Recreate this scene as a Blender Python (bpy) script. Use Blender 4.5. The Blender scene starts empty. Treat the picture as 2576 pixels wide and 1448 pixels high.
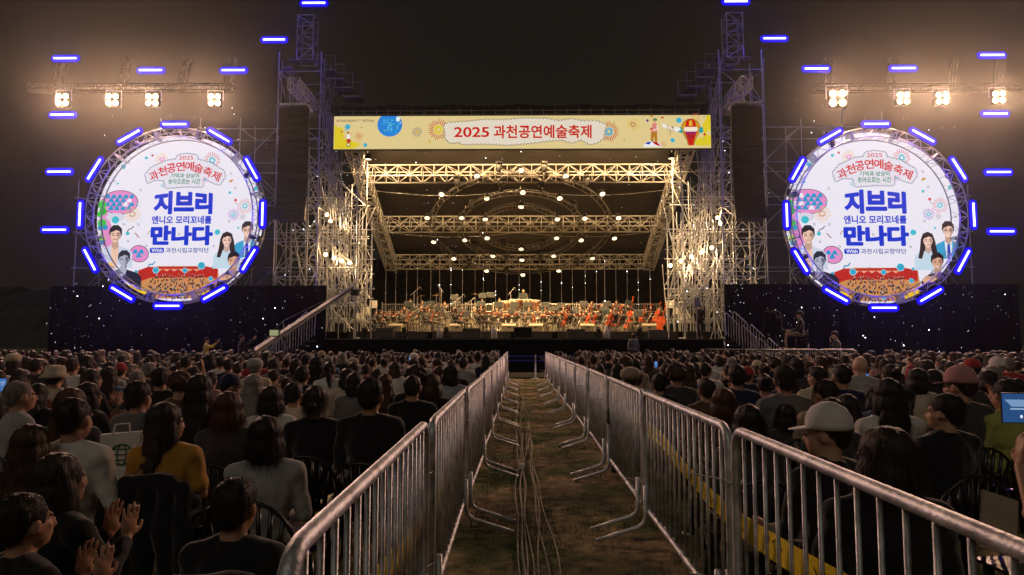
import bpy, bmesh, math, random
from mathutils import Vector, Matrix, Euler, noise
R = math.radians
PI = math.pi
rnd = random.Random(7)
sc = bpy.context.scene
COL = sc.collection
V = Vector

# ------------------------------------------------------------------ camera
FPX = 1717.0                      # focal length in pixels of a 2576 px wide frame
CAMH = 1.5
PITCH = math.atan((859 - 724) / FPX)
YAW = math.atan(19 / FPX)
cd = bpy.data.cameras.new('camera'); cam = bpy.data.objects.new('camera', cd); COL.objects.link(cam)
cd.sensor_width = 36; cd.lens = 36 * FPX / 2576; cd.clip_start = 0.05; cd.clip_end = 900
cam.location = (0, 0, CAMH); cam.rotation_euler = (PI / 2 + PITCH, 0, YAW)
sc.camera = cam
CM = cam.rotation_euler.to_matrix()

# ------------------------------------------------------------------ world, night sky
w = bpy.data.worlds.new('World'); sc.world = w; w.use_nodes = True
nt = w.node_tree; nt.nodes.clear()
sky = nt.nodes.new('ShaderNodeTexSky'); sky.sky_type = 'NISHITA'; sky.sun_disc = False
sky.sun_elevation = R(-6); sky.sun_rotation = R(180); sky.air_density = 2; sky.dust_density = 6
bg = nt.nodes.new('ShaderNodeBackground'); bg.inputs[1].default_value = 0.10
bg2 = nt.nodes.new('ShaderNodeBackground'); bg2.inputs[0].default_value = (1.0, 0.84, 0.66, 1); bg2.inputs[1].default_value = 0.0095
ad = nt.nodes.new('ShaderNodeAddShader'); wo = nt.nodes.new('ShaderNodeOutputWorld')
nt.links.new(sky.outputs[0], bg.inputs[0]); nt.links.new(bg.outputs[0], ad.inputs[0]); nt.links.new(bg2.outputs[0], ad.inputs[1])
nt.links.new(ad.outputs[0], wo.inputs[0])

sc.view_settings.view_transform = 'Standard'; sc.view_settings.look = 'None'
sc.view_settings.exposure = 0; sc.view_settings.gamma = 1
sc.render.engine = 'CYCLES'
cy = sc.cycles
cy.max_bounces = 5; cy.diffuse_bounces = 2; cy.glossy_bounces = 2; cy.transmission_bounces = 3
cy.volume_bounces = 0; cy.transparent_max_bounces = 6
cy.sample_clamp_indirect = 3.0; cy.caustics_reflective = False; cy.caustics_refractive = False
cy.use_denoising = True

# ------------------------------------------------------------------ helpers
def P(px, py, Y):
    """world point seen at pixel (px,py) of the 2576 wide frame on the plane y = Y"""
    d = CM @ V(((px - 1288) / FPX, (724 - py) / FPX, -1.0))
    return V((0, 0, CAMH)) + d * (Y / d.y)

TS = bpy.data.scenes.new('workbench')            # scratch scene for evaluating modifiers and lettering
def evaluated_mesh(o):
    TS.collection.objects.link(o); vl = TS.view_layers[0]; vl.update(); dg = vl.depsgraph; dg.update()
    me = bpy.data.meshes.new_from_object(o.evaluated_get(dg)); bpy.data.objects.remove(o); return me

def tag(o, label=None, cat=None, group=None, kind=None):
    if label: o['label'] = label
    if cat: o['category'] = cat
    if group: o['group'] = group
    if kind: o['kind'] = kind
    return o

def empty(name, loc=(0, 0, 0), rz=0.0, label=None, cat=None, group=None):
    o = bpy.data.objects.new(name, None); COL.objects.link(o)
    o.empty_display_size = 0.1
    o.location = loc; o.rotation_euler = (0, 0, rz)
    return tag(o, label, cat, group)

def mobj(name, me, parent=None, loc=None, rot=None):
    o = bpy.data.objects.new(name, me); COL.objects.link(o)
    if parent: o.parent = parent
    if loc is not None: o.location = loc
    if rot is not None: o.rotation_euler = rot
    return o

def kids(o):
    return [c for c in o.children]

def copy_tree(o, parent=None):
    c = o.copy(); COL.objects.link(c)
    if parent: c.parent = parent
    for ch in kids(o):
        copy_tree(ch, c)
    return c

def frame(d):
    d = d.normalized()
    a = V((0, 0, 1)) if abs(d.z) < 0.95 else V((1, 0, 0))
    u = d.cross(a).normalized(); v = d.cross(u).normalized()
    return u, v

class MB:
    """collects shapes and links them as ONE mesh object"""
    def __init__(s): s.v = []; s.f = []; s.m = []; s.c = []; s.mi = 0; s.col = (1, 1, 1)
    def _f(s, fs):
        for f in fs: s.f.append(f); s.m.append(s.mi); s.c.append(s.col)
    def box(s, c, sz, M=None):
        c = V(c); b = len(s.v); hx, hy, hz = sz[0] / 2, sz[1] / 2, sz[2] / 2
        for x in (-hx, hx):
            for y in (-hy, hy):
                for z in (-hz, hz):
                    p = V((x, y, z))
                    if M is not None: p = M @ p
                    s.v.append(c + p)
        s._f([(b, b+1, b+3, b+2), (b+4, b+6, b+7, b+5), (b, b+4, b+5, b+1), (b+2, b+3, b+7, b+6), (b, b+2, b+6, b+4), (b+1, b+5, b+7, b+3)])
        return s
    def tube(s, p0, p1, r, n=6, r1=None, cap=True):
        return s.path([p0, p1], r, n, r1, cap)
    def path(s, pts, r, n=6, r1=None, cap=True, closed=False):
        pts = [V(p) for p in pts]; k = len(pts); b = len(s.v)
        u = None
        for i, p in enumerate(pts):
            if closed: d = pts[(i + 1) % k] - pts[i - 1]
            else: d = pts[min(i + 1, k - 1)] - pts[max(i - 1, 0)]
            if d.length < 1e-9: d = V((0, 0, 1))
            d.normalize()
            if u is None: u, v = frame(d)
            else:
                u = (u - d * u.dot(d))
                if u.length < 1e-6: u, v = frame(d)
                u.normalize(); v = d.cross(u)
            if isinstance(r, (list, tuple)): rr = r[i]
            else: rr = r if r1 is None else r + (r1 - r) * i / max(1, k - 1)
            for j in range(n):
                a = 2 * PI * j / n
                s.v.append(p + u * (math.cos(a) * rr) + v * (math.sin(a) * rr))
        fs = []
        for i in range(k if closed else k - 1):
            i2 = (i + 1) % k
            for j in range(n):
                j2 = (j + 1) % n
                fs.append((b+i*n+j, b+i*n+j2, b+i2*n+j2, b+i2*n+j))
        if cap and not closed:
            fs.append(tuple(b + j for j in range(n - 1, -1, -1)))
            fs.append(tuple(b + (k-1)*n + j for j in range(n)))
        s._f(fs); return s
    def ell(s, c, r, nu=12, nv=8, M=None):
        c = V(c); b = len(s.v)
        if not isinstance(r, (tuple, list)): r = (r, r, r)
        s_ = []
        for i in range(nv + 1):
            th = PI * i / nv
            for j in range(nu):
                ph = 2 * PI * j / nu
                p = V((r[0]*math.sin(th)*math.cos(ph), r[1]*math.sin(th)*math.sin(ph), r[2]*math.cos(th)))
                if M is not None: p = M @ p
                s.v.append(c + p)
        fs = []
        for i in range(nv):
            for j in range(nu):
                j2 = (j + 1) % nu
                fs.append((b+i*nu+j, b+(i+1)*nu+j, b+(i+1)*nu+j2, b+i*nu+j2))
        s._f(fs); return s
    def lathe(s, prof, n=16, c=(0, 0, 0), M=None, cap=True):
        c = V(c); b = len(s.v)
        for r, z in prof:
            for j in range(n):
                a = 2 * PI * j / n
                p = V((r * math.cos(a), r * math.sin(a), z))
                if M is not None: p = M @ p
                s.v.append(c + p)
        fs = []
        for i in range(len(prof) - 1):
            for j in range(n):
                j2 = (j + 1) % n
                fs.append((b+i*n+j, b+i*n+j2, b+(i+1)*n+j2, b+(i+1)*n+j))
        if cap:
            fs.append(tuple(b + j for j in range(n - 1, -1, -1)))
            fs.append(tuple(b + (len(prof)-1)*n + j for j in range(n)))
        s._f(fs); return s
    def poly(s, pts):
        b = len(s.v); s.v += [V(p) for p in pts]; s._f([tuple(range(b, b + len(pts)))]); return s
    def prism(s, pts, d):
        d = V(d); b = len(s.v); n = len(pts)
        s.v += [V(p) for p in pts]; s.v += [V(p) + d for p in pts]
        fs = [tuple(range(b + n - 1, b - 1, -1)), tuple(range(b + n, b + 2*n))]
        for j in range(n):
            j2 = (j + 1) % n
            fs.append((b+j, b+j2, b+n+j2, b+n+j))
        s._f(fs); return s
    def mesh(s, name, mats, smooth=False, color=False):
        me = bpy.data.meshes.new(name)
        me.from_pydata([tuple(p) for p in s.v], [], s.f)
        for m in (mats if isinstance(mats, (list, tuple)) else [mats]): me.materials.append(m)
        if any(s.m): me.polygons.foreach_set('material_index', s.m)
        if smooth: me.polygons.foreach_set('use_smooth', [True] * len(me.polygons))
        if color:
            a = me.color_attributes.new('Col', 'FLOAT_COLOR', 'CORNER')
            buf = []
            for i, f in enumerate(s.f):
                c = s.c[i]
                for _ in f: buf += [c[0], c[1], c[2], 1.0]
            a.data.foreach_set('color', buf)
        me.update(); return me
    def build(s, name, mats, parent=None, smooth=False, color=False, loc=None, rot=None):
        return mobj(name, s.mesh(name, mats, smooth, color), parent, loc, rot)

def pm(name, col, rough=0.6, metal=0.0, var=0.15, scale=8.0, bump=0.0, spec=0.5, bscale=None, sheen=0.0):
    """procedural surface: base colour broken up by noise, optional bump"""
    m = bpy.data.materials.new(name); m.use_nodes = True
    t = m.node_tree; b = t.nodes['Principled BSDF']
    tc = t.nodes.new('ShaderNodeTexCoord'); nz = t.nodes.new('ShaderNodeTexNoise')
    nz.inputs['Scale'].default_value = scale; nz.inputs['Detail'].default_value = 4
    t.links.new(tc.outputs['Object'], nz.inputs['Vector'])
    mr = t.nodes.new('ShaderNodeMapRange'); mr.inputs[1].default_value = 0.3; mr.inputs[2].default_value = 0.7
    mr.inputs[3].default_value = 1 - var; mr.inputs[4].default_value = 1 + var
    t.links.new(nz.outputs[0], mr.inputs[0])
    mx = t.nodes.new('ShaderNodeVectorMath'); mx.operation = 'SCALE'
    mx.inputs[0].default_value = col[:3]; t.links.new(mr.outputs[0], mx.inputs['Scale'])
    t.links.new(mx.outputs[0], b.inputs['Base Color'])
    r2 = t.nodes.new('ShaderNodeMapRange'); r2.inputs[3].default_value = max(0.02, rough - 0.1); r2.inputs[4].default_value = min(1, rough + 0.1)
    t.links.new(nz.outputs[0], r2.inputs[0]); t.links.new(r2.outputs[0], b.inputs['Roughness'])
    b.inputs['Metallic'].default_value = metal
    b.inputs['Specular IOR Level'].default_value = spec
    if sheen: b.inputs['Sheen Weight'].default_value = sheen
    if bump:
        n2 = t.nodes.new('ShaderNodeTexNoise'); n2.inputs['Scale'].default_value = bscale or scale * 4; n2.inputs['Detail'].default_value = 5
        t.links.new(tc.outputs['Object'], n2.inputs['Vector'])
        bp = t.nodes.new('ShaderNodeBump'); bp.inputs['Strength'].default_value = bump; bp.inputs['Distance'].default_value = 0.02
        t.links.new(n2.outputs[0], bp.inputs['Height']); t.links.new(bp.outputs[0], b.inputs['Normal'])
    return m

def em(name, col, strength, sample='AUTO', attr=False):
    m = bpy.data.materials.new(name); m.use_nodes = True
    t = m.node_tree; t.nodes.clear()
    e = t.nodes.new('ShaderNodeEmission'); o = t.nodes.new('ShaderNodeOutputMaterial')
    e.inputs[0].default_value = (*col[:3], 1); e.inputs[1].default_value = strength
    if attr:
        a = t.nodes.new('ShaderNodeVertexColor'); a.layer_name = 'Col'; t.links.new(a.outputs[0], e.inputs[0])
    t.links.new(e.outputs[0], o.inputs[0])
    m.cycles.emission_sampling = sample
    return m

def lin(c):
    """sRGB 0-255 to linear"""
    return tuple(((x / 255) / 12.92) if x <= 10 else (((x / 255) + 0.055) / 1.055) ** 2.4 for x in c)

ORD = ['first', 'second', 'third', 'fourth', 'fifth', 'sixth', 'seventh', 'eighth', 'ninth', 'tenth', 'eleventh', 'twelfth',
       'thirteenth', 'fourteenth', 'fifteenth', 'sixteenth', 'seventeenth', 'eighteenth', 'nineteenth', 'twentieth']
def nth(i):
    if i < 20: return ORD[i]
    t = {2: 'twenty', 3: 'thirty', 4: 'forty', 5: 'fifty', 6: 'sixty', 7: 'seventy'}[(i + 1) // 10]
    u = (i + 1) % 10
    return (t[:-1] + 'ieth') if u == 0 else t + '-' + ORD[u - 1]

M = {}
M['steel'] = pm('galvanised_steel', (0.56, 0.58, 0.60), 0.54, 0.75, 0.45, 9, 0.2, bscale=60)
M['alu'] = pm('aluminium_truss', (0.54, 0.53, 0.50), 0.48, 0.6, 0.2, 2)
M['black'] = pm('black_paint', (0.012, 0.012, 0.013), 0.5, 0, 0.3, 6)
M['cloth'] = pm('black_drape', (0.004, 0.004, 0.006), 0.95, 0, 0.4, 2, 0.4, 0.1, 9)
M['rubber'] = pm('black_rubber', (0.02, 0.02, 0.02), 0.7)
M['grey'] = pm('grey_plastic', (0.25, 0.25, 0.25), 0.5)
M['white'] = pm('white_board', (0.7, 0.7, 0.66), 0.6, 0, 0.1)
M['dark_glass'] = pm('dark_gloss', (0.01, 0.01, 0.012), 0.12)

# ------------------------------------------------------------------ haze
def make_haze(dens=0.012):
    b = MB(); b.box((0, 24, 8.5), (96, 64, 21.2))
    m = bpy.data.materials.new('haze_air'); m.use_nodes = True
    t = m.node_tree; t.nodes.clear()
    pv = t.nodes.new('ShaderNodeVolumePrincipled'); o = t.nodes.new('ShaderNodeOutputMaterial')
    pv.inputs['Color'].default_value = (0.95, 0.93, 0.9, 1); pv.inputs['Density'].default_value = dens
    pv.inputs['Anisotropy'].default_value = 0.93
    t.links.new(pv.outputs[0], o.inputs['Volume'])
    h = b.build('haze', m); tag(h, 'thin warm haze hanging in the night air over the stage and crowd', 'haze', kind='stuff')
    return h
make_haze(0.00062)
# warm fill added from behind the camera to lift the crowd, no source there
sun = bpy.data.lights.new('crowd_fill', 'SUN'); sun.energy = 0.27; sun.angle = R(40); sun.color = (1, 0.85, 0.7)
so = bpy.data.objects.new('crowd_fill', sun); COL.objects.link(so); so.rotation_euler = (R(50), 0, R(-15))

# ------------------------------------------------------------------ ground
def ground_material():
    m = bpy.data.materials.new('trodden_grass'); m.use_nodes = True
    t = m.node_tree; b = t.nodes['Principled BSDF']; L = t.links
    tc = t.nodes.new('ShaderNodeTexCoord')
    def nz(s, d=6):
        n = t.nodes.new('ShaderNodeTexNoise'); n.inputs['Scale'].default_value = s; n.inputs['Detail'].default_value = d
        L.new(tc.outputs['Object'], n.inputs['Vector']); return n
    a, c, f = nz(1.1, 8), nz(7, 8), nz(45, 4)
    r1 = t.nodes.new('ShaderNodeValToRGB'); r1.color_ramp.elements[0].color = (0.13, 0.17, 0.045, 1); r1.color_ramp.elements[1].color = (0.42, 0.32, 0.19, 1)
    r1.color_ramp.elements[0].position = 0.42; r1.color_ramp.elements[1].position = 0.58
    L.new(a.outputs[0], r1.inputs[0])
    r2 = t.nodes.new('ShaderNodeValToRGB'); r2.color_ramp.elements[0].color = (0.35, 0.35, 0.3, 1); r2.color_ramp.elements[1].color = (1.5, 1.4, 1.3, 1)
    r2.color_ramp.elements[0].position = 0.3; r2.color_ramp.elements[1].position = 0.7
    L.new(c.outputs[0], r2.inputs[0])
    mx = t.nodes.new('ShaderNodeMix'); mx.data_type = 'RGBA'; mx.blend_type = 'MULTIPLY'; mx.inputs[0].default_value = 1
    L.new(r1.outputs[0], mx.inputs[6]); L.new(r2.outputs[0], mx.inputs[7]); L.new(mx.outputs[2], b.inputs['Base Color'])
    b.inputs['Roughness'].default_value = 0.95
    ml = t.nodes.new('ShaderNodeMath'); ml.operation = 'ADD'; L.new(c.outputs[0], ml.inputs[0]); L.new(f.outputs[0], ml.inputs[1])
    bp = t.nodes.new('ShaderNodeBump'); bp.inputs['Strength'].default_value = 1.0; bp.inputs['Distance'].default_value = 0.05
    L.new(ml.outputs[0], bp.inputs['Height']); L.new(bp.outputs[0], b.inputs['Normal'])
    return m
g = MB()
nx, ny = 40, 60
for j in range(ny + 1):
    for i in range(nx + 1):
        x = -1.6 + 3.6 * i / nx; y = -1 + 31 * j / ny
        g.v.append(V((x, y, 0.035 * (noise.noise(V((x * 1.6, y * 1.6, 0))) + 0.5 * noise.noise(V((x * 5, y * 5, 3)))) * (0 if i in (0, nx) or j in (0, ny) else 1))))
for j in range(ny):
    for i in range(nx):
        a = j * (nx + 1) + i; g._f([(a, a + 1, a + nx + 2, a + nx + 1)])
GM = ground_material()
tag(g.build('ground', GM, smooth=True), kind='structure')
g = MB(); g.poly([(-140, -20, -0.06), (140, -20, -0.06), (140, 260, -0.06), (-140, 260, -0.06)])
tag(g.build('field', GM), kind='structure')

b = MB(); q = random.Random(12); n = 260               # dark rise added behind the stage to blacken the horizon
pts = [(-230 + 460 * i / n, 15.5 + 3 * noise.noise(V((i * .04, 0, 5))) + 2.2 * q.random()) for i in range(n + 1)]
for i in range(n):
    (xa, ha), (xb, hb) = pts[i], pts[i + 1]
    b.poly([(xa, 150, -.1), (xb, 150, -.1), (xb, 165, hb * .7), (xa, 165, ha * .7)]); b.poly([(xa, 165, ha * .7), (xb, 165, hb * .7), (xb, 185, hb), (xa, 185, ha)]); b.poly([(xa, 185, ha), (xb, 185, hb), (xb, 250, -.1), (xa, 250, -.1)])
tag(b.build('added_rise', pm('dark_rise', (.04, .044, .034), .95, 0, .4, .3, .5)), kind='structure')

# ------------------------------------------------------------------ pipes and lattices
def unit_cyl(n=8):
    b = MB(); b.path([(0, 0, 0), (0, 0, 1)], 1.0, n); return b.mesh('pipe', M['steel'], smooth=False)
UC = unit_cyl()
PARTN = {}
def pipe(parent, name, p0, p1, r=0.03):
    p0, p1 = V(p0), V(p1)
    key = (parent.name, name); PARTN.setdefault(key, [])
    PARTN[key].append((p0, p1, r))
    if len(PARTN[key]) > 99: return
    o = mobj(name, UC, parent)
    d = p1 - p0
    o.location = p0 - parent.location; o.rotation_euler = d.to_track_quat('Z', 'Y').to_euler(); o.scale = (r, r, d.length)
def flush_pipes(parent):
    for (pn, name), lst in PARTN.items():
        if pn == parent.name and len(lst) > 99:
            b = MB()
            for p0, p1, r in lst[99:]: b.tube(p0 - parent.location, p1 - parent.location, r, 6)
            tag(b.build(name, M['steel'], parent), kind='stuff')

def lattice(b, p0, p1, u, v, wu, wv, bay, rc=0.03, rd=0.018, faces='uvUV'):
    """box truss from p0 to p1; cross-section spanned by unit vectors u (width wu) and v (height wv)"""
    p0, p1, u, v = V(p0), V(p1), V(u), V(v)
    n = max(2, round((p1 - p0).length / bay))
    C = [(-1, -1), (1, -1), (1, 1), (-1, 1)]
    def pt(i, c): return p0.lerp(p1, i / n) + u * (c[0] * wu / 2) + v * (c[1] * wv / 2)
    for c in C: b.tube(pt(0, c), pt(n, c), rc, 8)
    for i in range(n + 1):
        for k in range(4):
            b.tube(pt(i, C[k]), pt(i, C[(k + 1) % 4]), rd, 6, cap=False)
    for i in range(n):
        for k in range(4):
            a, c = C[k], C[(k + 1) % 4]
            if (i + k) % 2: a, c = c, a
            b.tube(pt(i, a), pt(i + 1, c), rd, 6, cap=False)

# ------------------------------------------------------------------ roof
ZR0, HR0, SL = 36.0, 10.35, 0.455
SA = math.atan(SL)
RU = V((0, math.cos(SA), -math.sin(SA))); RV = V((0, math.sin(SA), math.cos(SA)))
def rz(Z): return HR0 - SL * (Z - ZR0)
HW = 8.85
roof = empty('stage_roof', (0, 40, 0), label='sloping concert stage roof of pale box trusses under a dark canopy', cat='stage roof')
def rel(o, p): return V(p) - o.location
for Zb in (33.35, 36.3, 40.7, 44.7):
    b = MB(); z = rz(Zb) + 0.32
    lattice(b, rel(roof, (-HW + .3, Zb, z)), rel(roof, (HW - .3, Zb, z)), RU, RV, 0.62, 0.72, 0.66, .038, .024)
    b.build('cross_beam', M['alu'], roof)
for s in (-1, 1):
    b = MB(); lattice(b, rel(roof, (s * (HW - .31), 33.3, rz(33.3) + .32)), rel(roof, (s * (HW - .31), 45.1, rz(45.1) + .32)), (1, 0, 0), RV, 0.66, 0.78, 0.50, .040, .024)
    b.build('side_rafter', M['alu'], roof)
canopy_m = pm('canopy_sheet', (0.014, 0.011, 0.009), 0.8, 0, 0.3, 0.6, 0.5, bscale=1.5)
b = MB()
n = 24
for j in range(9):
    for i in range(n + 1):
        x = -HW - .5 + (2 * HW + 1) * i / n; Zc = 32.8 + 13.4 * j / 8
        sag = 0.10 * abs(math.sin(i * PI / 4))
        b.v.append(rel(roof, (x, Zc, rz(Zc) + 1.35 - sag)))
for j in range(8):
    for i in range(n):
        a = j * (n + 1) + i; b._f([(a, a + 1, a + n + 2, a + n + 1)])
o = b.build('canopy', canopy_m, roof, smooth=True)
sm = o.modifiers.new('thickness', 'SOLIDIFY'); sm.thickness = 0.03
b = MB()
for i in range(31):                                   # short stubs carrying the canopy front edge
    x = -HW + 2 * HW * i / 30
    b.tube(rel(roof, (x, 33.0, rz(33.0) + .7)), rel(roof, (x, 33.0, rz(33.0) + 1.42)), 0.02, 6)
for z in (.98, 1.18): b.tube(rel(roof, (-HW, 33.02, rz(33) + z)), rel(roof, (HW, 33.02, rz(33) + z)), 0.02, 6)
b.build('canopy_rail', M['alu'], roof)
b = MB()
for Zc in (38.3, 42.2, 45.6):
    for s in (-1, 1):
        pts = [rel(roof, (s * HW * .93 * t, Zc, rz(Zc) + .75 - .3 * math.sin(PI * t) )) for t in [i / 8 for i in range(9)]]
        b.path(pts, 0.008, 5)
b.build('guy_wire', M['steel'], roof)

# rings of trussing hung under the roof
RP = lambda Z: 10.0 - 0.43 * (Z - 36)
RA = math.atan(0.43); LBLM = None
QU = V((0, math.cos(RA), -math.sin(RA))); QV = V((0, math.sin(RA), math.cos(RA)))
RC = V((0.05, 40.3, RP(40.3)))
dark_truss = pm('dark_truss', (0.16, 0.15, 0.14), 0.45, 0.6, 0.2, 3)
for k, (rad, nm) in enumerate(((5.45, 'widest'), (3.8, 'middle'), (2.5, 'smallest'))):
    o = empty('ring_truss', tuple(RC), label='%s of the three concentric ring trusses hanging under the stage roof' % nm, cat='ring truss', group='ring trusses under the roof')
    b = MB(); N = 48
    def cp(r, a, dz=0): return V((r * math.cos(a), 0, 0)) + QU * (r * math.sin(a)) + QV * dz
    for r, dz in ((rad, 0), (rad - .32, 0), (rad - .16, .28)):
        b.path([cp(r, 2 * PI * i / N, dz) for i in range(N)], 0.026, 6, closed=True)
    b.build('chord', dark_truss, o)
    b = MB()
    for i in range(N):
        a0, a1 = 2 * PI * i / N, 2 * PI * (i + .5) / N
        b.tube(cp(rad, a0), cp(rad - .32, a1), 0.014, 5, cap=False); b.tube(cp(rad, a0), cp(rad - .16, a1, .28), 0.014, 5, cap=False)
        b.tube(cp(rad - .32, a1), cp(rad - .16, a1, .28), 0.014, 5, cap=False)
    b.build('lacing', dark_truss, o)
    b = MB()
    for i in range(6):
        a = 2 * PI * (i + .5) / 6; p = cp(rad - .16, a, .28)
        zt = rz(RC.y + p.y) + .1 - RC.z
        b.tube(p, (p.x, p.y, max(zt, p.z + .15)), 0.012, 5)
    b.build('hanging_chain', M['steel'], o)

# ------------------------------------------------------------------ lamps under the roof
lens_m = em('stage_lens', (1.0, 0.78, 0.46), 3.2, 'NONE')
def spot(parent, energy, col, size, loc, rot, blend=.6, rad=.12):
    l = bpy.data.lights.new('bulb', 'SPOT'); l.energy = energy; l.color = col; l.spot_size = R(size); l.spot_blend = blend; l.shadow_soft_size = rad
    o = bpy.data.objects.new('bulb', l); COL.objects.link(o); o.parent = parent; o.location = loc; o.rotation_euler = rot; return o
def par_proto():
    t = empty('stage_lamp', (0, 0, 0))
    b = MB(); b.lathe([(.06, .30), (.10, .27), (.145, .12), (.155, 0.0), (.165, -.01), (.165, -.05), (.15, -.05), (.15, -.02)], 18, cap=False)
    b.build('housing', M['black'], t, smooth=True)
    b = MB(); b.lathe([(.15, -.022), (.10, -.034), (.01, -.04)], 18, cap=True); b.build('lens', lens_m, t)
    b = MB()
    for i in range(7):                                # egg-crate cells over the lens
        a = 2 * PI * i / 7; b.tube((0, 0, -.052), (.15 * math.cos(a), .15 * math.sin(a), -.052), .006, 4)
    b.path([(.08 * math.cos(2 * PI * i / 14), .08 * math.sin(2 * PI * i / 14), -.052) for i in range(14)], .006, 4, closed=True)
    b.build('grille', M['black'], t)
    b = MB(); b.path([(-.18, 0, .05), (-.18, 0, .38), (.18, 0, .38), (.18, 0, .05)], .014, 6); b.build('yoke', M['black'], t)
    return t
PAR = par_proto(); PAR.location = (0, 0, -50)
def plane_hit(px, py):
    d = CM @ V(((px - 1288) / FPX, (724 - py) / FPX, -1.0))
    # z = 10 - .43 (y-36)
    t = (10.0 + 0.43 * 36 - CAMH) / (d.z + 0.43 * d.y)
    return V((0, 0, CAMH)) + d * t
zp = [(757,20),(1097,50),(1370,5),(1648,50),(1970,17),(1357,113),(648,197),(908,197),(1087,207),(1630,207),(1838,202),(2092,198),(697,379),(933,365),
      (1100,350),(1625,350),(1810,366),(2061,352),(1357,432),(849,505),(1144,485),(1603,485),(1895,503),(1363,515),(1097,597),(1641,597),(1370,627)]
lampD = [((968 + x / 2.661) * .887, (544 + y / 2.661) * .887) for x, y in zp] + [((968 + x / 2.661) * .887, (y / 2.661) * .887) for x, y in ((1357, 1287), (1023, 1328), (1694, 1328))]
lampD.sort(key=lambda q: (round(q[1] / 14), q[0]))
rows = {}
for q in lampD: rows.setdefault(round(q[1] / 14), []).append(q)
ri = 0
for k in sorted(rows):
    for i, (px, py) in enumerate(rows[k]):
        p = plane_hit(px, py)
        o = copy_tree(PAR) if not (ri == 0 and i == 0) else PAR
        o.location = p; o.rotation_euler = (R(-38 + rnd.uniform(-6, 6)), R(rnd.uniform(-8, 8)), 0)
        nm = 'only lamp' if len(rows[k]) == 1 else '%s lamp from the left' % nth(i)
        tag(o, 'lit round stage lamp, %s in the %s tier below the banner' % (nm, nth(ri)), 'stage lamp', 'lit lamps under the stage roof')
        spot(o, 560, (1.0, .58, .23), 100, (0, 0, -.12), (R(34), 0, 0), .5, .08)
    ri += 1

def mover_proto():
    t = empty('moving_head_light', (0, 0, 0))
    b = MB(); b.box((0, 0, -.05), (.32, .24, .10)); b.build('base', M['black'], t)
    b = MB(); b.path([(-.15, 0, -.10), (-.17, 0, -.36)], .03, 6); b.path([(.15, 0, -.10), (.17, 0, -.36)], .03, 6); b.box((0, 0, -.12), (.34, .10, .05)); b.build('yoke', M['black'], t)
    b = MB(); b.lathe([(.05, .16), (.10, .12), (.12, 0), (.13, -.12), (.12, -.17)], 14, (0, 0, -.37), Euler((R(25), 0, 0)).to_matrix()); b.build('head', M['rubber'], t, smooth=True)
    b = MB(); b.lathe([(.11, -.176), (.02, -.185)], 14, (0, 0, -.37), Euler((R(25), 0, 0)).to_matrix()); b.build('lens', M['dark_glass'], t, smooth=True)
    return t
MOV = mover_proto(); MOV.location = (0, 0, -52)
mz = [((968 + x / 2.661) * .887, (544 + y / 2.661) * .887) for x, y in ((1245,585),(1498,585),(1220,385),(1515,385),(965,530),(1780,525),(1250,475),(1505,475),(760,410),(990,90),(1760,90),(1005,400),(1700,400))] + [((968 + x / 2.661) * .887, (y / 2.661) * .887) for x, y in ((1190,1250),(1530,1250),(870,1350),(1850,1350),(1210,1400),(1510,1400))]
for i, (px, py) in enumerate(mz):
    o = MOV if i == 0 else copy_tree(MOV)
    o.location = plane_hit(px, py) + V((0, 0, .2)); o.rotation_euler = (0, 0, rnd.uniform(-.6, .6))
    tag(o, 'unlit black moving head light among the roof rings, %s lowest' % nth(sorted(q_[1] * 10 - q_[0] * .001 for q_ in mz)[::-1].index(py * 10 - px * .001)), 'stage light', 'unlit moving head lights under the roof')

for i in range(6):  # unseen lamps added behind the banner to light the beams and players
    x = -6.6 + i * 2.64
    o = copy_tree(PAR)
    for ch in list(o.children):
        if ch.type == 'LIGHT': bpy.data.objects.remove(ch)
    o.location = (x, 33.75, rz(33.75) + .02); o.rotation_euler = (R(52), 0, 0)
    tag(o, 'unseen wash lamp added behind the banner, %s from the left' % nth(i), 'stage lamp', 'unseen wash lamps added behind the banner')
    spot(o, 1500, (1.0, .60, .26), 130, (0, 0, -.12), (0, 0, 0), .6, .1)

# ------------------------------------------------------------------ stage
deck_m = pm('stage_deck', (0.13, 0.12, 0.09), 0.6, 0, 0.25, 3, 0.2)
stage = empty('stage', (0, 33, 0), label='long black skirted concert stage with stepped risers', cat='stage')
def sbox(name, x0, x1, y0, y1, z0, z1, m, parent=stage):
    b = MB(); c = V(((x0 + x1) / 2, (y0 + y1) / 2, (z0 + z1) / 2)); b.box(rel(parent, c), (x1 - x0, y1 - y0, z1 - z0)); return b.build(name, m, parent)
SX = 10.4
sbox('apron_skirt', -SX, SX, 33.0, 34.5, -.05, 1.58, M['cloth'])
sbox('apron_deck', -SX, SX, 32.97, 34.5, 1.58, 1.62, deck_m)
sbox('main_deck_body', -SX, SX, 34.5, 47.6, -.05, 1.96, M['cloth'])
sbox('main_deck', -SX, SX, 34.47, 47.6, 1.96, 2.0, deck_m)
sbox('low_riser', -7.4, 7.2, 40.0, 42.2, 2.0, 2.35, deck_m)
sbox('high_riser', -8.0, 8.2, 42.2, 46.6, 2.0, 2.85, deck_m)
sbox('timpani_riser', -1.9, 3.4, 42.9, 45.0, 2.85, 3.05, deck_m)
for i in range(9):                                    # dark facing panels of the deck step
    x = -8.6 + i * 2.1
    tag(sbox('facing_panel', x, x + 1.85, 34.40, 34.465, 1.64, 1.95, M['black']))
# black ground sheet in front of the stage
tag(sbox('ground_sheet', -10, 10, 27.6, 32.9, -.05, 0.045, M['cloth'], stage))

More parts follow.
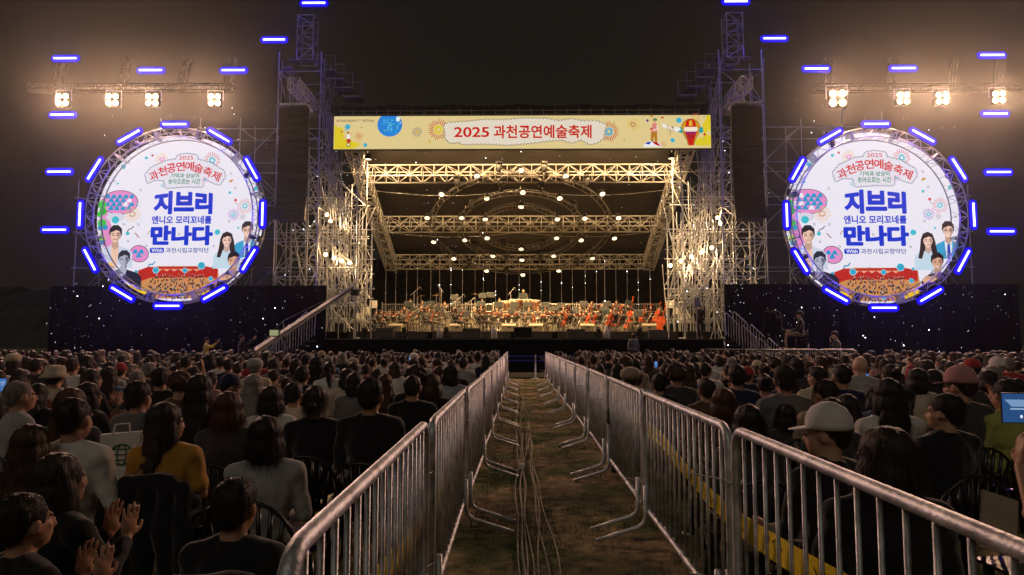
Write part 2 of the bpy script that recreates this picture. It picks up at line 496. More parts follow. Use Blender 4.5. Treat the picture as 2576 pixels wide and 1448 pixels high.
# backdrop and wing drapes
def star_lights(name, parent, pts, m):
    b = MB()
    for p, r in pts:
        b.mi = 0 if r < .012 else 1
        b.ell(p, r, 5, 3)
    return tag(b.build(name, [led_dim, m], parent), kind='stuff')
led_white = em('led_dots', (0.75, 0.85, 1.0), 16, 'NONE')
led_dim = em('led_dots_dim', (0.80, 0.85, 1.0), 4, 'NONE')
led_warm = em('led_dots_warm', (1.0, 0.85, 0.6), 14, 'NONE')
def rsize(): 
    q = rnd.random()
    return 0.006 if q < .70 else (0.0115 if q < .95 else 0.018)
bd = empty('backdrop_curtain', (0, 47.4, 2), label='black curtain behind the orchestra hung with thin vertical LED strings', cat='curtain')
b = MB()
n = 120
for i in range(n):
    x0, x1 = -10.4 + 20.8 * i / n, -10.4 + 20.8 * (i + 1) / n
    y0, y1 = .06 * math.sin(i * 1.3), .06 * math.sin((i + 1) * 1.3)
    b.poly([(x0, y0, 0), (x1, y1, 0), (x1, y1, 5.2), (x0, y0, 5.2)])
b.build('cloth', M['cloth'], bd, smooth=True)
strx = [-9.3 + i * .765 + rnd.uniform(-.12, .12) for i in range(25)]
pts = []
for x in strx:
    b = MB(); b.tube((x, -.12, .6), (x, -.12, 5.2), 0.013, 5); b.build('led_string', M['white'], bd)
    for _ in range(5):
        pts.append((V((x, -.15, rnd.uniform(1.5, 5.1))), rsize() * 1.3))
star_lights('led_dots', bd, pts, led_white)
pts = [(V((rnd.uniform(-9, 9), 0, 0)) + V((0, Zq - 47.4, rz(Zq) - 1.2 + rnd.uniform(-.4, .6))), rsize()) for Zq in [rnd.uniform(35, 45) for _ in range(130)]]
star_lights('led_dots', bd, pts, led_white)

def drape(name, x0, x1, Y, h, label, nst, zst):
    o = empty(name, ((x0 + x1) / 2, Y, 0), label=label, cat='curtain')
    b = MB(); W = x1 - x0; n = int(W * 5)
    for i in range(n):
        a, c = -W / 2 + W * i / n, -W / 2 + W * (i + 1) / n
        y0, y1 = .05 * math.sin(i * 1.7), .05 * math.sin((i + 1) * 1.7)
        b.poly([(a, y0, -.06), (c, y1, -.06), (c, y1, h), (a, y0, h)])
    b.build('cloth', M['cloth'], o, smooth=True)
    pts = []
    for _ in range(nst):
        pts.append((V((rnd.uniform(-W / 2, W / 2), -.15 - rnd.uniform(0, .1), rnd.uniform(zst[0], zst[1]))), rsize()))
    star_lights('led_dots', o, pts, led_white)
    return o
drape('wing_curtain', -22.5, -9.2, 32.4, 4.15, 'black star curtain below the left round screen', 130, (.9, 4.3))
drape('wing_curtain', 9.7, 23.5, 32.4, 4.2, 'black star curtain below the right round screen', 150, (.9, 4.3))

# ------------------------------------------------------------------ scaffolds
def scaffold(name, label, xs, ys, zs, hfun, braceprob=.8, r=.026, extra=0):
    o = empty(name, ((xs[0] + xs[-1]) / 2, ys[0], 0), label=label, cat='scaffold')
    for x in xs:
        for y in ys:
            h = hfun(x, y)
            if h > .5: pipe(o, 'upright', (x, y, -.05), (x + rnd.uniform(-.03, .03), y, h + rnd.uniform(.1, .7)), r)
    for y in ys:
        for i in range(len(xs) - 1):
            h = min(hfun(xs[i], y), hfun(xs[i + 1], y))
            for j, z in enumerate(zs):
                if z <= h: pipe(o, 'ledger', (xs[i] - .15, y, z), (xs[i + 1] + .15, y, z), r * .85)
                if j + 1 < len(zs) and zs[j + 1] <= h + .3 and rnd.random() < braceprob:
                    a, c = (xs[i], xs[i + 1]) if (i + j) % 2 else (xs[i + 1], xs[i])
                    pipe(o, 'brace', (a, y + .04, z - .1), (c, y + .04, zs[j + 1] + .1), r * .8)
    for x in xs:
        for i in range(len(ys) - 1):
            h = min(hfun(x, ys[i]), hfun(x, ys[i + 1]))
            for j, z in enumerate(zs):
                if z <= h: pipe(o, 'transom', (x, ys[i] - .1, z + .06), (x, ys[i + 1] + .1, z + .06), r * .85)
                if j + 1 < len(zs) and zs[j + 1] <= h and rnd.random() < braceprob:
                    a, c = (ys[i], ys[i + 1]) if (i + j) % 2 else (ys[i + 1], ys[i])
                    pipe(o, 'cross_brace', (x + .04, a, z), (x + .04, c, zs[j + 1]), r * .8)
    for _ in range(extra):                            # long raking tubes
        x = rnd.uniform(xs[0], xs[-1]); y = rnd.choice(ys)
        if hfun(x, y) < 2: continue
        z = rnd.uniform(1, hfun(x, y) * .7)
        x2 = x + rnd.uniform(-2.2, 2.2); x2 = min(max(x2, xs[0]), xs[-1])
        if hfun(x2, y) < 2: x2 = x
        z2 = min(z + rnd.uniform(2.5, 5), hfun(x, y) + .3)
        pipe(o, 'raker', (x, y - .07, z), (x2, y + rnd.uniform(-.8, .8), z2), r * .85)
    return o
zs = [1.6 + 1.75 * i for i in range(9)]
for s, side in ((-1, 'left'), (1, 'right')):
    xs = sorted([s * (8.0 + 2.0 * i) for i in range(8)])
    o = scaffold('screen_scaffold', 'tall tube scaffold standing behind the %s round screen' % side, xs, [33.3, 35.3],
                 zs, lambda x, y: 12.4 if abs(x) < 19.9 else 9.0, .62)
    pts = [(V((s * rnd.uniform(8.2, 21.6), rnd.choice([33.2, 35.2]), rnd.uniform(3.5, 13.4))) - o.location, rsize() * 1.1) for _ in range(150)]
    pts = [q for q in pts if not ((q[0].x + o.location.x - s * 15.9) ** 2 + (q[0].z - 7.2) ** 2 < 18)]
    star_lights('led_dots', o, pts, led_white); flush_pipes(o)
    # wing scaffold beside the stage: dense
    xs = sorted([s * (7.4 + .82 * i) for i in range(6)])
    def hf(x, y, s=s): return 0 if abs(x) < .212 * y else min(10.8, 7.2 + (abs(x) - .218 * y) * 2.2)
    o = scaffold('wing_scaffold', 'dense warm-lit tube scaffold between the %s tower and the stage' % side, xs, [34.0, 36.2, 38.8, 41.5], [2.6 + 1.5 * i for i in range(7)], hf, .75, .027, 46)
    # keep clear of the deck front: uprights rise from the ground beside the stage
    pts = [(V((x, y, rnd.uniform(2.4, hf(x, y) + .3))) - o.location, rsize()) for x, y in [(s * rnd.uniform(8.3, 11.4), rnd.choice([33.9, 36.1, 38.7])) for _ in range(150)]]
    star_lights('led_dots', o, pts, led_white); flush_pipes(o)
    # main tower
    o = empty('speaker_tower', (s * 10.85, 33.2, 0), label='tall %s scaffold tower carrying the hanging line array' % side, cat='tower')
    x0, x1, y0, y1 = s * 10.85 - 1.05, s * 10.85 + 1.05, 32.7, 34.4
    H = 15.8
    cs = [(x0, y0), (x1, y0), (x1, y1), (x0, y1)]
    for x, y in cs:
        pipe(o, 'leg', (x, y, -.05), (x, y, H), .035); pipe(o, 'leg', (x + .12, y + .1, 8.0), (x + .12, y + .1, H - .4), .022)
    z = 1.2; k = 0
    while z < H:
        for i in range(4):
            a, c = cs[i], cs[(i + 1) % 4]
            pipe(o, 'ring_bar', (*a, z), (*c, z), .026)
            if z + 1.7 < H + .2:
                if (i + k) % 2: a, c = c, a
                pipe(o, 'brace', (*a, z), (*c, z + 1.7), .024)
        z += 1.7; k += 1
    for pc, ps_ in (((s * 10.85, 33.5, 13.1), (2.3, 1.7, .08)), ((s * 10.85 - .55, 32.8, 14.9), (.5, .9, .07)), ((s * 10.85, 33.9, 15.85), (1.9, .5, .06))):
        b = MB(); b.box(rel(o, pc), ps_); b.build('platform', M['grey'], o)
    b = MB(); lattice(b, rel(o, (s * 10.7, 33.3, 15.5)), rel(o, (s * 10.7, 33.3, 17.8)), (1, 0, 0), (0, 1, 0), .8, .8, .62, .030, .020); b.build('mast', M['alu'], o)
    b = MB(); lattice(b, rel(o, (s * 10.3, 33.0, 13.2)), rel(o, (s * 10.1, 29.6, 13.0)), (1, 0, 0), (0, 0, 1), .5, .5, .5, .028, .018); b.build('cantilever', M['alu'], o)
    b = MB()                                          # stepped arms reaching over the stage
    for i in range(4):
        xx = s * (9.6 - i * .45); zz = 14.9 - i * .45
        b.box(rel(o, (xx, 33.2, zz)), (.9, .9, .06)); b.tube(rel(o, (xx - .45, 32.8, zz)), rel(o, (xx - .45, 32.8, zz + .75)), .02); b.tube(rel(o, (xx + .45, 32.8, zz)), rel(o, (xx + .45, 32.8, zz + .75)), .02)
        b.tube(rel(o, (xx - .45, 32.8, zz + .75)), rel(o, (xx + .45, 32.8, zz + .75)), .02)
        b.tube(rel(o, (s * 9.9, 33.2, zz - .6)), rel(o, (xx, 33.2, zz)), .03)
    b.build('stepped_arm', M['grey'], o)
    b = MB()                                          # bundle of long tubes leaning beside the tower
    for i in range(7):
        b.tube(rel(o, (s * (9.75 - .07 * i), 32.6 + .12 * i, 14.4 - .3 * i)), rel(o, (s * (8.9 - .12 * i), 33.2 + .2 * i, 3.0)), .022, 6)
    b.build('tube_bundle', M['steel'], o)
    star_lights('led_dots', o, [(rel(o, (s * 10.85 + rnd.uniform(-1.6, 1.4), rnd.choice([32.6, 34.4]), rnd.uniform(4.5, 13.8))), rsize()) for _ in range(40)], led_white)
    flush_pipes(o)
    # line array: curved hang of cabinets
    o = empty('line_array', (s * 10.1, 30.0, 6.5), label='long black line array loudspeaker hanging from the %s tower' % side, cat='loudspeaker')
    yy, zz, an = 0.0, 5.45, R(2)
    for k in range(14):
        hh = .37
        Mx = Euler((an, 0, 0)).to_matrix(); c = V((0, yy, zz)) + Mx @ V((0, 0, -hh / 2))
        w = 1.34 if k < 12 else 1.34
        q = MB(); q.prism([c + Mx @ V(p) for p in ((-w / 2, -.25, -hh / 2 + .01), (w / 2, -.25, -hh / 2 + .01), (w / 2 * .8, .3, -hh / 2 + .04), (-w / 2 * .8, .3, -hh / 2 + .04))], Mx @ V((0, 0, hh - .03)))
        q.build('cabinet', M['black'], o)
        nxt = V((0, yy, zz)) + Mx @ V((0, 0, -hh)); yy, zz = nxt.y, nxt.z; an -= R(1.6 if k > 5 else .4)
    b = MB(); b.box((0, .05, 5.55), (1.2, .9, .1)); b.tube((0, 0, 5.6), (0, 0.2, 6.4), .02); b.build('flying_frame', M['steel'], o)
# ------------------------------------------------------------------ blue light bars
halo_m = em('blue_halo', (0.010, 0.004, 1.0), 1.15, 'NONE')  # lens halo round each bar, put into a glowing shell that fades outward
_t = halo_m.node_tree; _tc = _t.nodes.new('ShaderNodeTexCoord'); _sx = _t.nodes.new('ShaderNodeSeparateXYZ'); _t.links.new(_tc.outputs['Object'], _sx.inputs[0])
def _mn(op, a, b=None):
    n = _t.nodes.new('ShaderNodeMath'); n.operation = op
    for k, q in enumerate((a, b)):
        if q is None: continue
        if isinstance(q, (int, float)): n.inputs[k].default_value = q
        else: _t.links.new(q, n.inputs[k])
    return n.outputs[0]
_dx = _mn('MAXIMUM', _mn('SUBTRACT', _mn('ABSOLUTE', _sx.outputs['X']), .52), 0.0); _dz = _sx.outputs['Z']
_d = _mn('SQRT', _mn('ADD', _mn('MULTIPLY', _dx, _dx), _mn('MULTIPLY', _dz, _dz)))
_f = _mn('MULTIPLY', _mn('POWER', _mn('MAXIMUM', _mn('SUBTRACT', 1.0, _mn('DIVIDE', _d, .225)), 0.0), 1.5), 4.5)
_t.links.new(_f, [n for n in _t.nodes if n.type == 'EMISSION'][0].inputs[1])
blue_core = em('blue_led_core', (0.72, 0.78, 1.0), 3, 'NONE')
def bar_proto():
    t = empty('light_bar', (0, 0, 0))
    b = MB(); b.box((0, 0.09, 0), (1.12, .06, .10)); b.build('housing', M['black'], t)
    b = MB(); b.box((0, -.045, 0), (1.08, .05, .07)); b.build('tube', blue_core, t)
    b = MB(); b.lathe([(.012, -.74), (.12, -.70), (.215, -.56), (.215, .56), (.12, .70), (.012, .74)], 10, (0, .02, 0), Matrix(((0, 0, 1), (0, .25, 0), (1, 0, 0)))); b.build('halo_shell', halo_m, t, smooth=True)
    b = MB(); b.box((-.3, .13, 0), (.05, .1, .05)); b.box((.3, .13, 0), (.05, .1, .05)); b.build('clamp', M['steel'], t)
    l = bpy.data.lights.new('blue_glow', 'POINT'); l.energy = 55; l.color = (.06, .03, 1); l.shadow_soft_size = .1
    lo_ = bpy.data.objects.new('blue_glow', l); COL.objects.link(lo_); lo_.parent = t; lo_.location = (0, -.22, 0)
    return t
BAR = bar_proto(); used_bar = [0]
def bar(p, tilt, label, group, wdt=1.0):
    o = BAR if not used_bar[0] else copy_tree(BAR); used_bar[0] = 1
    o.location = p; o.rotation_euler = (0, tilt, 0); o.scale = (wdt, 1, 1)
    tag(o, label, 'light bar', group); return o
SIDE = {-1: 'left', 1: 'right'}
lone = {-1: [(165, 148, 'highest bar at the far left above the amber floodlights'), (380, 178, 'second bar from the left edge above the amber floodlights'), (588, 178, 'bar above the floodlight nearest the tower'), (158, 290, 'bar just under the outermost floodlight'),
             (150, 433, 'middle bar of the outer column beside the round screen'), (138, 579, 'lowest bar of the outer column beside the round screen'), (690, 101, 'bar behind the tower mast'), (790, 9, 'topmost bar above the tower')],
        1: [(2495, 140, 'highest bar at the far right above the amber floodlights'), (2272, 173, 'middle bar above the amber floodlights'), (2053, 174, 'bar above the big floodlight nearest the tower'), (2503, 287, 'bar just under the outermost floodlight'),
            (2511, 434, 'middle bar of the outer column beside the round screen'), (2519, 583, 'lowest bar of the outer column beside the round screen'), (1948, 98, 'bar behind the tower mast'), (1851, 5, 'topmost bar above the tower')]}
for s in (-1, 1):
    for px, py, d in lone[s]:
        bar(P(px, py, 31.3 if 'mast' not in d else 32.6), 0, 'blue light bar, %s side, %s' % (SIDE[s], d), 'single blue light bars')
YR = 31.0
ring_c = {-1: P(435, 541, YR), 1: P(2209, 543, YR)}
CLK = ['three', 'two', 'one', 'twelve', 'eleven', 'ten', 'nine', 'eight', 'seven', 'six', 'five', 'four']
for s in (-1, 1):
    c = ring_c[s]; ro, ri_ = 4.10, 3.70
    o = empty('ring_truss', tuple(c), label='big circular aluminium truss framing the %s round screen' % SIDE[s], cat='ring truss', group='trusses round the screens')
    N = 72
    def q(r, a, y): return V((r * math.cos(a), y, r * math.sin(a)))
    b = MB()
    for r, y in ((ro, 0), (ri_, 0), (ro, .62), (ri_, .62)):
        b.path([q(r, 2 * PI * i / N, y) for i in range(N)], .030, 7, closed=True)
    b.build('chord', M['alu'], o, smooth=True)
    b = MB()
    for i in range(N):
        a0, a1 = 2 * PI * i / N, 2 * PI * (i + 1) / N
        if i % 2: b.tube(q(ri_, a0, 0), q(ro, a1, 0), .015, 5, cap=False)
        else: b.tube(q(ro, a0, 0), q(ri_, a1, 0), .015, 5, cap=False)
        if i % 2 == 0:
            for r in (ro, ri_):
                b.tube(q(r, a0, 0), q(r, a0, .62), .014, 5, cap=False); b.tube(q(r, a0, 0), q(r, a1, .62), .012, 5, cap=False)
    b.build('lacing', M['alu'], o)
    b = MB()
    for i in range(12):
        a = 2 * PI * (i + .5) / 12
        b.box(q((ro + ri_) / 2, a, .31), (.46, .66, .05), Euler((0, -a, 0)).to_matrix())
    b.build('joint_plate', M['steel'], o)
    for i in range(12):
        a = 2 * PI * i / 12
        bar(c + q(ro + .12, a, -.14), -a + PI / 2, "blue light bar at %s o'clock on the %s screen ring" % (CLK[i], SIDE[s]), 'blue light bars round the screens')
    for i in range(8):
        a = 2 * PI * (i + .5) / 8 + .12
        m = copy_tree(MOV); m.location = c + q(ro + .10, a, .1) ; m.rotation_euler = (0, -a + PI / 2, 0); m.scale = (.9, .9, .9)
        tag(m, 'black moving head light on the %s screen ring, %s anticlockwise from the right' % (SIDE[s], nth(i)), 'stage light', 'moving lights on the %s screen ring' % SIDE[s])

# ------------------------------------------------------------------ amber floodlights (2 x 2 blinders)
amber = em('amber_lamp', (1.0, 0.50, 0.16), 70)
def flood_proto():
    t = empty('floodlight', (0, 0, 0))
    b = MB(); b.box((0, .12, 0), (.66, .14, .66))
    for i in (-1, 1):
        for j in (-1, 1): b.lathe([(.09, 0), (.14, .13), (.145, .14), (.15, .13)], 14, (i * .16, .06, j * .16), Euler((PI / 2, 0, 0)).to_matrix(), cap=False)
    b.build('housing', M['black'], t)
    for i in (-1, 1):
        for j in (-1, 1):
            b = MB(); b.ell((i * .16, -.03, j * .16), (.115, .03, .115), 14, 6); b.build('lamp', amber, t, smooth=True)
    b = MB(); b.path([(-.36, .12, 0), (-.36, .12, .48), (.36, .12, .48), (.36, .12, 0)], .02, 6); b.build('bracket', M['steel'], t)
    return t
rail_m = pm('dark_rail', (.06, .055, .05), .6, .3)  # even dark base colour for the floodlight rails
FL = flood_proto(); first = True
fpos = {-1: [(157, 252, 'outermost'), (283, 252, 'second from outside'), (383, 252, 'third from outside'), (540, 252, 'nearest the tower')],
        1: [(2512, 245, 'outermost'), (2370, 248, 'second from outside'), (2272, 248, 'third from outside'), (2107, 248, 'bigger one nearest the tower')]}
for s in (-1, 1):
    for px, py, d in fpos[s]:
        o = FL if first else copy_tree(FL); first = False
        o.location = P(px, py, 31.8); k = 1.35 if 'bigger' in d else 1.0
        o.scale = (k, 1, k); o.rotation_euler = (R(4), 0, -s * R(5))
        tag(o, 'glaring amber four-lamp floodlight on the %s side, %s of its row' % (SIDE[s], d), 'floodlight', 'amber floodlights above the screens')
        spot(o, 1900, (1, .57, .34), 150, (0, -.3, 0), (-(PI / 2 - R(16)), 0, 0), .5, .25)
    o = empty('flood_rail', tuple(P(330 if s < 0 else 2310, 222, 34.2)), label='long horizontal truss carrying the %s row of amber floodlights' % SIDE[s], cat='truss')
    b = MB(); lattice(b, (-5.3, 0, 0), (5.3, 0, 0), (0, 1, 0), (0, 0, 1), .35, .35, .6, .025, .014); b.build('truss', rail_m, o)
    for xx in (-4.4, -1.0, 2.2, 4.6):
        b = MB(); lattice(b, (xx, .8, .1), (xx + .25, .8, 1.9), (1, 0, 0), (0, 1, 0), .35, .35, .5, .02, .012); b.build('outrigger', rail_m, o)

# small bare lamps on the wing scaffolds
wl = em('wing_lamp', (1.0, .50, .18), 40)
def lamp_proto():
    t = empty('scaffold_lamp', (0, 0, 0))
    b = MB(); b.lathe([(.03, .26), (.07, .22), (.10, .05), (.105, 0)], 12, (0, 0, 0), Euler((PI / 2 + .3, 0, 0)).to_matrix() @ Matrix.Diagonal((1, 1, -1)).to_3x3(), cap=False); b.build('housing', M['black'], t)
    b = MB(); b.ell((0, -.03, 0), (.085, .03, .085), 10, 6); b.build('bulb_face', wl, t, smooth=True)
    b = MB(); b.tube((0, .1, 0), (0, .12, .3), .015); b.build('bracket', M['steel'], t)
    return t
LP = lamp_proto(); first = True
lp = {-1: [(823, 541), (832, 557), (820, 641), (841, 650), (861, 657), (700 + 180, 662)], 1: [(1805, 549), (1811, 563), (1686, 669), (1713, 658), (1739, 646), (1763, 636), (1790, 624)]}
for s in (-1, 1):
    for i, (px, py) in enumerate(lp[s]):
        o = LP if first else copy_tree(LP); first = False
        o.location = P(px, py, 33.5)
        l_ = bpy.data.lights.new('bulb_glow', 'POINT'); l_.energy = 16; l_.color = (1, .62, .28); l_.shadow_soft_size = .08; lo_ = bpy.data.objects.new('bulb_glow', l_); COL.objects.link(lo_); lo_.parent = o; lo_.location = (0, -.55, .1)
        sp = spot(o, 1500 if i < 2 else 500, (1, .62, .30), 50, (0, .15, 0), (V((-s * 1.0, 38.5, 3.0)) - o.location).to_track_quat('-Z', 'Y').to_euler(), .6, .08)
        tag(o, 'small orange lamp %s of the %s wing scaffold, %s one' % ('in the upper pair' if i < 2 else 'in the lower slanting row', SIDE[s], nth(i if i < 2 else i - 2)), 'lamp', 'orange lamps on the wing scaffolds')
for s in (-1, 1):                                     # warm wash lamps added to brighten the side rafters
    o = empty('rafter_fill_light', (s * 7.6, 33.6, 10.6), label='added warm wash light high on the %s end of the stage roof' % SIDE[s], cat='stage light')
    b = MB(); b.lathe([(.08, .3), (.16, .1), (.17, 0)], 14, cap=False); b.build('housing', M['black'], o, smooth=True)
    b = MB(); b.lathe([(.16, .02), (.02, .02)], 14); b.build('lens', lens_m, o)
    spot(o, 1700, (1, .64, .30), 100, (0, 0, -.1), (R(60), s * R(14), 0), .7, .2)

# ------------------------------------------------------------------ flat glowing artwork
art_m = em('screen_pixels', (1, 1, 1), 0.98, 'NONE', attr=True)
art_bg = em('screen_white', (0.82, 0.79, 0.88), 1.0, 'AUTO')
def C255(*c): return lin(c)
_txt = {}
def text_tris(s, off):
    k = (s, off)
    if k in _txt: return _txt[k]
    c = bpy.data.curves.new('lettering', 'FONT'); c.body = s; c.size = 1.0; c.offset = off; c.resolution_u = 3
    me = evaluated_mesh(bpy.data.objects.new('lettering', c)); bpy.data.curves.remove(c)
    vs = [(v.co.x, v.co.y) for v in me.vertices]; fs = [tuple(p.vertices) for p in me.polygons]
    bpy.data.meshes.remove(me); _txt[k] = (vs, fs); return _txt[k]

class Art:
    """flat artwork: map (u,v) picture units to metres on the panel, layers stepped towards the viewer"""
    def __init__(s, fn, parent, clip=None): s.fn = fn; s.parent = parent; s.clip = clip; s.b = MB(); s.layer = 1
    def pt(s, u, v):
        x, z = s.fn(u, v)
        if s.clip:
            r = math.hypot(x, z)
            if r > s.clip: x, z = x * s.clip / r, z * s.clip / r
        return V((x, -0.004 * s.layer - 0.004, z))
    def poly(s, pts, col): s.b.col = lin(col); s.b.poly([s.pt(*p) for p in pts])
    def disc(s, u, v, r, col, n=16, ry=None):
        ry = ry or r; s.poly([(u + r * math.cos(2 * PI * i / n), v + ry * math.sin(2 * PI * i / n)) for i in range(n)], col)
    def line(s, pts, w, col, closed=False):
        s.b.col = lin(col); n = len(pts)
        for i in range(n if closed else n - 1):
            (a, b_), (c, d) = pts[i], pts[(i + 1) % n]; L = math.hypot(c - a, d - b_) or 1; nx, ny = -(d - b_) / L * w / 2, (c - a) / L * w / 2
            ex, ey = (c - a) / L * w * .3, (d - b_) / L * w * .3
            s.b.poly([s.pt(a + nx - ex, b_ + ny - ey), s.pt(c + nx + ex, d + ny + ey), s.pt(c - nx + ex, d - ny + ey), s.pt(a - nx - ex, b_ - ny - ey)])
    def text(s, t, box, col, off=0.012, rot=0, skew=None):
        vs, fs = text_tris(t, off)
        x0, x1 = min(v[0] for v in vs), max(v[0] for v in vs); y0, y1 = min(v[1] for v in vs), max(v[1] for v in vs)
        u0, v0, u1, v1 = box; cu, cv = (u0 + u1) / 2, (v0 + v1) / 2; s.b.col = lin(col); k = len(s.b.v)
        cr, sr = math.cos(rot), math.sin(rot)
        for x, y in vs:
            fx = (x - x0) / (x1 - x0); fy = (y - y0) / (y1 - y0)
            u = (fx - .5) * (u1 - u0); v = (.5 - fy) * (v1 - v0)
            if skew: v += skew(fx, fy)
            s.b.v.append(s.pt(cu + u * cr - v * sr, cv + u * sr + v * cr))
        s.b._f([tuple(k + i for i in f) for f in fs])
    def burst(s, u, v, r, cols, n=22, w=3):
        q = random.Random(int(u * 7 + v))
        for ring, (a, b_) in enumerate(((.15, .42), (.5, .95))):
            for i in range(n):
                an = 2 * PI * (i + .5 * ring) / n; a1 = a + q.uniform(0, .08); b1 = b_ + q.uniform(-.12, .08)
                s.line([(u + r * a1 * math.cos(an), v + r * a1 * math.sin(an)), (u + r * b1 * math.cos(an + .06), v + r * b1 * math.sin(an + .06))], w, cols[(ring + (i % 2) * 2) % len(cols)])
    def cloud(s, pts, bump, w, fill, col):
        """filled outline of scallops"""
        out = []; n = len(pts)
        for i in range(n):
            (a, b_), (c, d) = pts[i], pts[(i + 1) % n]; L = math.hypot(c - a, d - b_); k = max(1, round(L / bump))
            for j in range(k):
                t0, t1 = j / k, (j + 1) / k
                for m_ in range(4):
                    t = t0 + (t1 - t0) * m_ / 4; h = math.sin(PI * m_ / 4) * bump * .38
                    out.append((a + (c - a) * t + (d - b_) / L * h, b_ + (d - b_) * t - (c - a) / L * h))
        s.poly(out, fill); s.layer += 1; s.line(out, w, col, True)
    def flush(s, name, label=None):
        o = s.b.build(name, art_m, s.parent, color=True); s.b = MB()
        if label: o['label'] = label
        s.layer += 1; return o

def portrait(A, u, v, k, hair, skin, cloth, long_hair=False, inner=None, tie=None, glasses=False, hand=False, smile=False, shade=None, shoulder=1.0):
    """head centre (u,v), k = half height of the face"""
    sh = shade or tuple(int(c * .82) for c in skin)
    W = 2.0 * k * shoulder
    A.poly([(u - W, v + 4.4 * k), (u - W * .98, v + 2.4 * k), (u - W * .75, v + 1.85 * k), (u - .45 * k, v + 1.35 * k), (u + .45 * k, v + 1.35 * k), (u + W * .75, v + 1.85 * k), (u + W * .98, v + 2.4 * k), (u + W, v + 4.4 * k)], cloth)
    A.layer += 1
    if inner: A.poly([(u - .55 * k, v + 1.45 * k), (u + .55 * k, v + 1.45 * k), (u + .3 * k, v + 4.2 * k), (u - .3 * k, v + 4.2 * k)], inner); A.layer += 1
    if tie: A.poly([(u - .14 * k, v + 1.6 * k), (u + .14 * k, v + 1.6 * k), (u + .28 * k, v + 3.9 * k), (u, v + 4.2 * k), (u - .28 * k, v + 3.9 * k)], tie); A.layer += 1
    if long_hair:
        A.poly([(u - 1.05 * k, v - .3 * k), (u - .7 * k, v - 1.15 * k), (u, v - 1.45 * k), (u + .75 * k, v - 1.1 * k), (u + 1.1 * k, v), (u + 1.3 * k, v + 1.3 * k), (u + 1.5 * k, v + 2.6 * k), (u + .7 * k, v + 2.5 * k), (u + .5 * k, v + 1.5 * k), (u - .6 * k, v + 1.5 * k), (u - 1.0 * k, v + 2.7 * k), (u - 1.55 * k, v + 2.6 * k), (u - 1.25 * k, v + 1.2 * k)], hair); A.layer += 1
    A.poly([(u - .4 * k, v + .6 * k), (u + .4 * k, v + .6 * k), (u + .48 * k, v + 1.5 * k), (u, v + 1.95 * k), (u - .48 * k, v + 1.5 * k)], sh); A.layer += 1
    if not long_hair: A.poly([(u - .86 * k, v - .2 * k), (u - .8 * k, v - .9 * k), (u - .35 * k, v - 1.38 * k), (u + .35 * k, v - 1.38 * k), (u + .84 * k, v - .9 * k), (u + .86 * k, v - .1 * k), (u + .6 * k, v + .4 * k), (u - .6 * k, v + .4 * k)], hair); A.layer += 1
    face = [(u + .70 * k * math.cos(a) * (1 - .22 * max(0, math.sin(a))), v + k * math.sin(a)) for a in [2 * PI * i / 20 for i in range(20)]]
    A.poly(face, skin); A.layer += 1
    A.poly([(u + .22 * k, v - .5 * k), (u + .66 * k, v - .4 * k), (u + .60 * k, v + .4 * k), (u + .2 * k, v + .95 * k), (u + .34 * k, v + .2 * k)], sh)
    A.layer += 1
    A.poly([(u - .74 * k, v - .1 * k), (u - .72 * k, v - .8 * k), (u - .2 * k, v - 1.25 * k), (u + .5 * k, v - 1.15 * k), (u + .76 * k, v - .6 * k), (u + .74 * k, v - .1 * k), (u + .55 * k, v - .55 * k), (u + .1 * k, v - .72 * k), (u - .3 * k, v - .5 * k), (u - .55 * k, v - .45 * k)], hair)
    dk = (40, 28, 28)
    for e in (-1, 1):
        A.line([(u + e * .32 * k - .15 * k, v - .02 * k), (u + e * .32 * k + .15 * k, v - .02 * k)], .10 * k, dk)
        A.line([(u + e * .33 * k - .18 * k, v - .24 * k), (u + e * .33 * k + .18 * k, v - .26 * k)], .07 * k, dk)
        if glasses: A.line([(u + e * .33 * k + .24 * k * math.cos(a), v + .2 * k * math.sin(a)) for a in [2 * PI * i / 8 for i in range(8)]], .03 * k, dk, True)
    A.line([(u + .02 * k, v + .05 * k), (u + .08 * k, v + .32 * k), (u - .04 * k, v + .34 * k)], .05 * k, sh)
    if smile: A.poly([(u - .28 * k, v + .48 * k), (u + .28 * k, v + .48 * k), (u + .12 * k, v + .66 * k), (u - .12 * k, v + .66 * k)], (250, 245, 240))
    A.layer += 1
    A.line([(u - .2 * k, v + .56 * k), (u + .2 * k, v + .56 * k)], (.04 if smile else .09) * k, (170, 70, 70))
    if hand:
        A.layer += 1
        A.poly([(u - .5 * k, v + 1.0 * k), (u - .1 * k, v + .5 * k), (u + .15 * k, v + .55 * k), (u + .1 * k, v + .9 * k), (u + .5 * k, v + 1.2 * k), (u + .35 * k, v + 2.0 * k), (u - .4 * k, v + 2.6 * k), (u - .8 * k, v + 2.2 * k)], skin)
        for j in range(4): A.line([(u - .35 * k + .2 * k * j, v + 1.0 * k), (u - .2 * k + .2 * k * j, v + 1.5 * k)], .03 * k, sh)

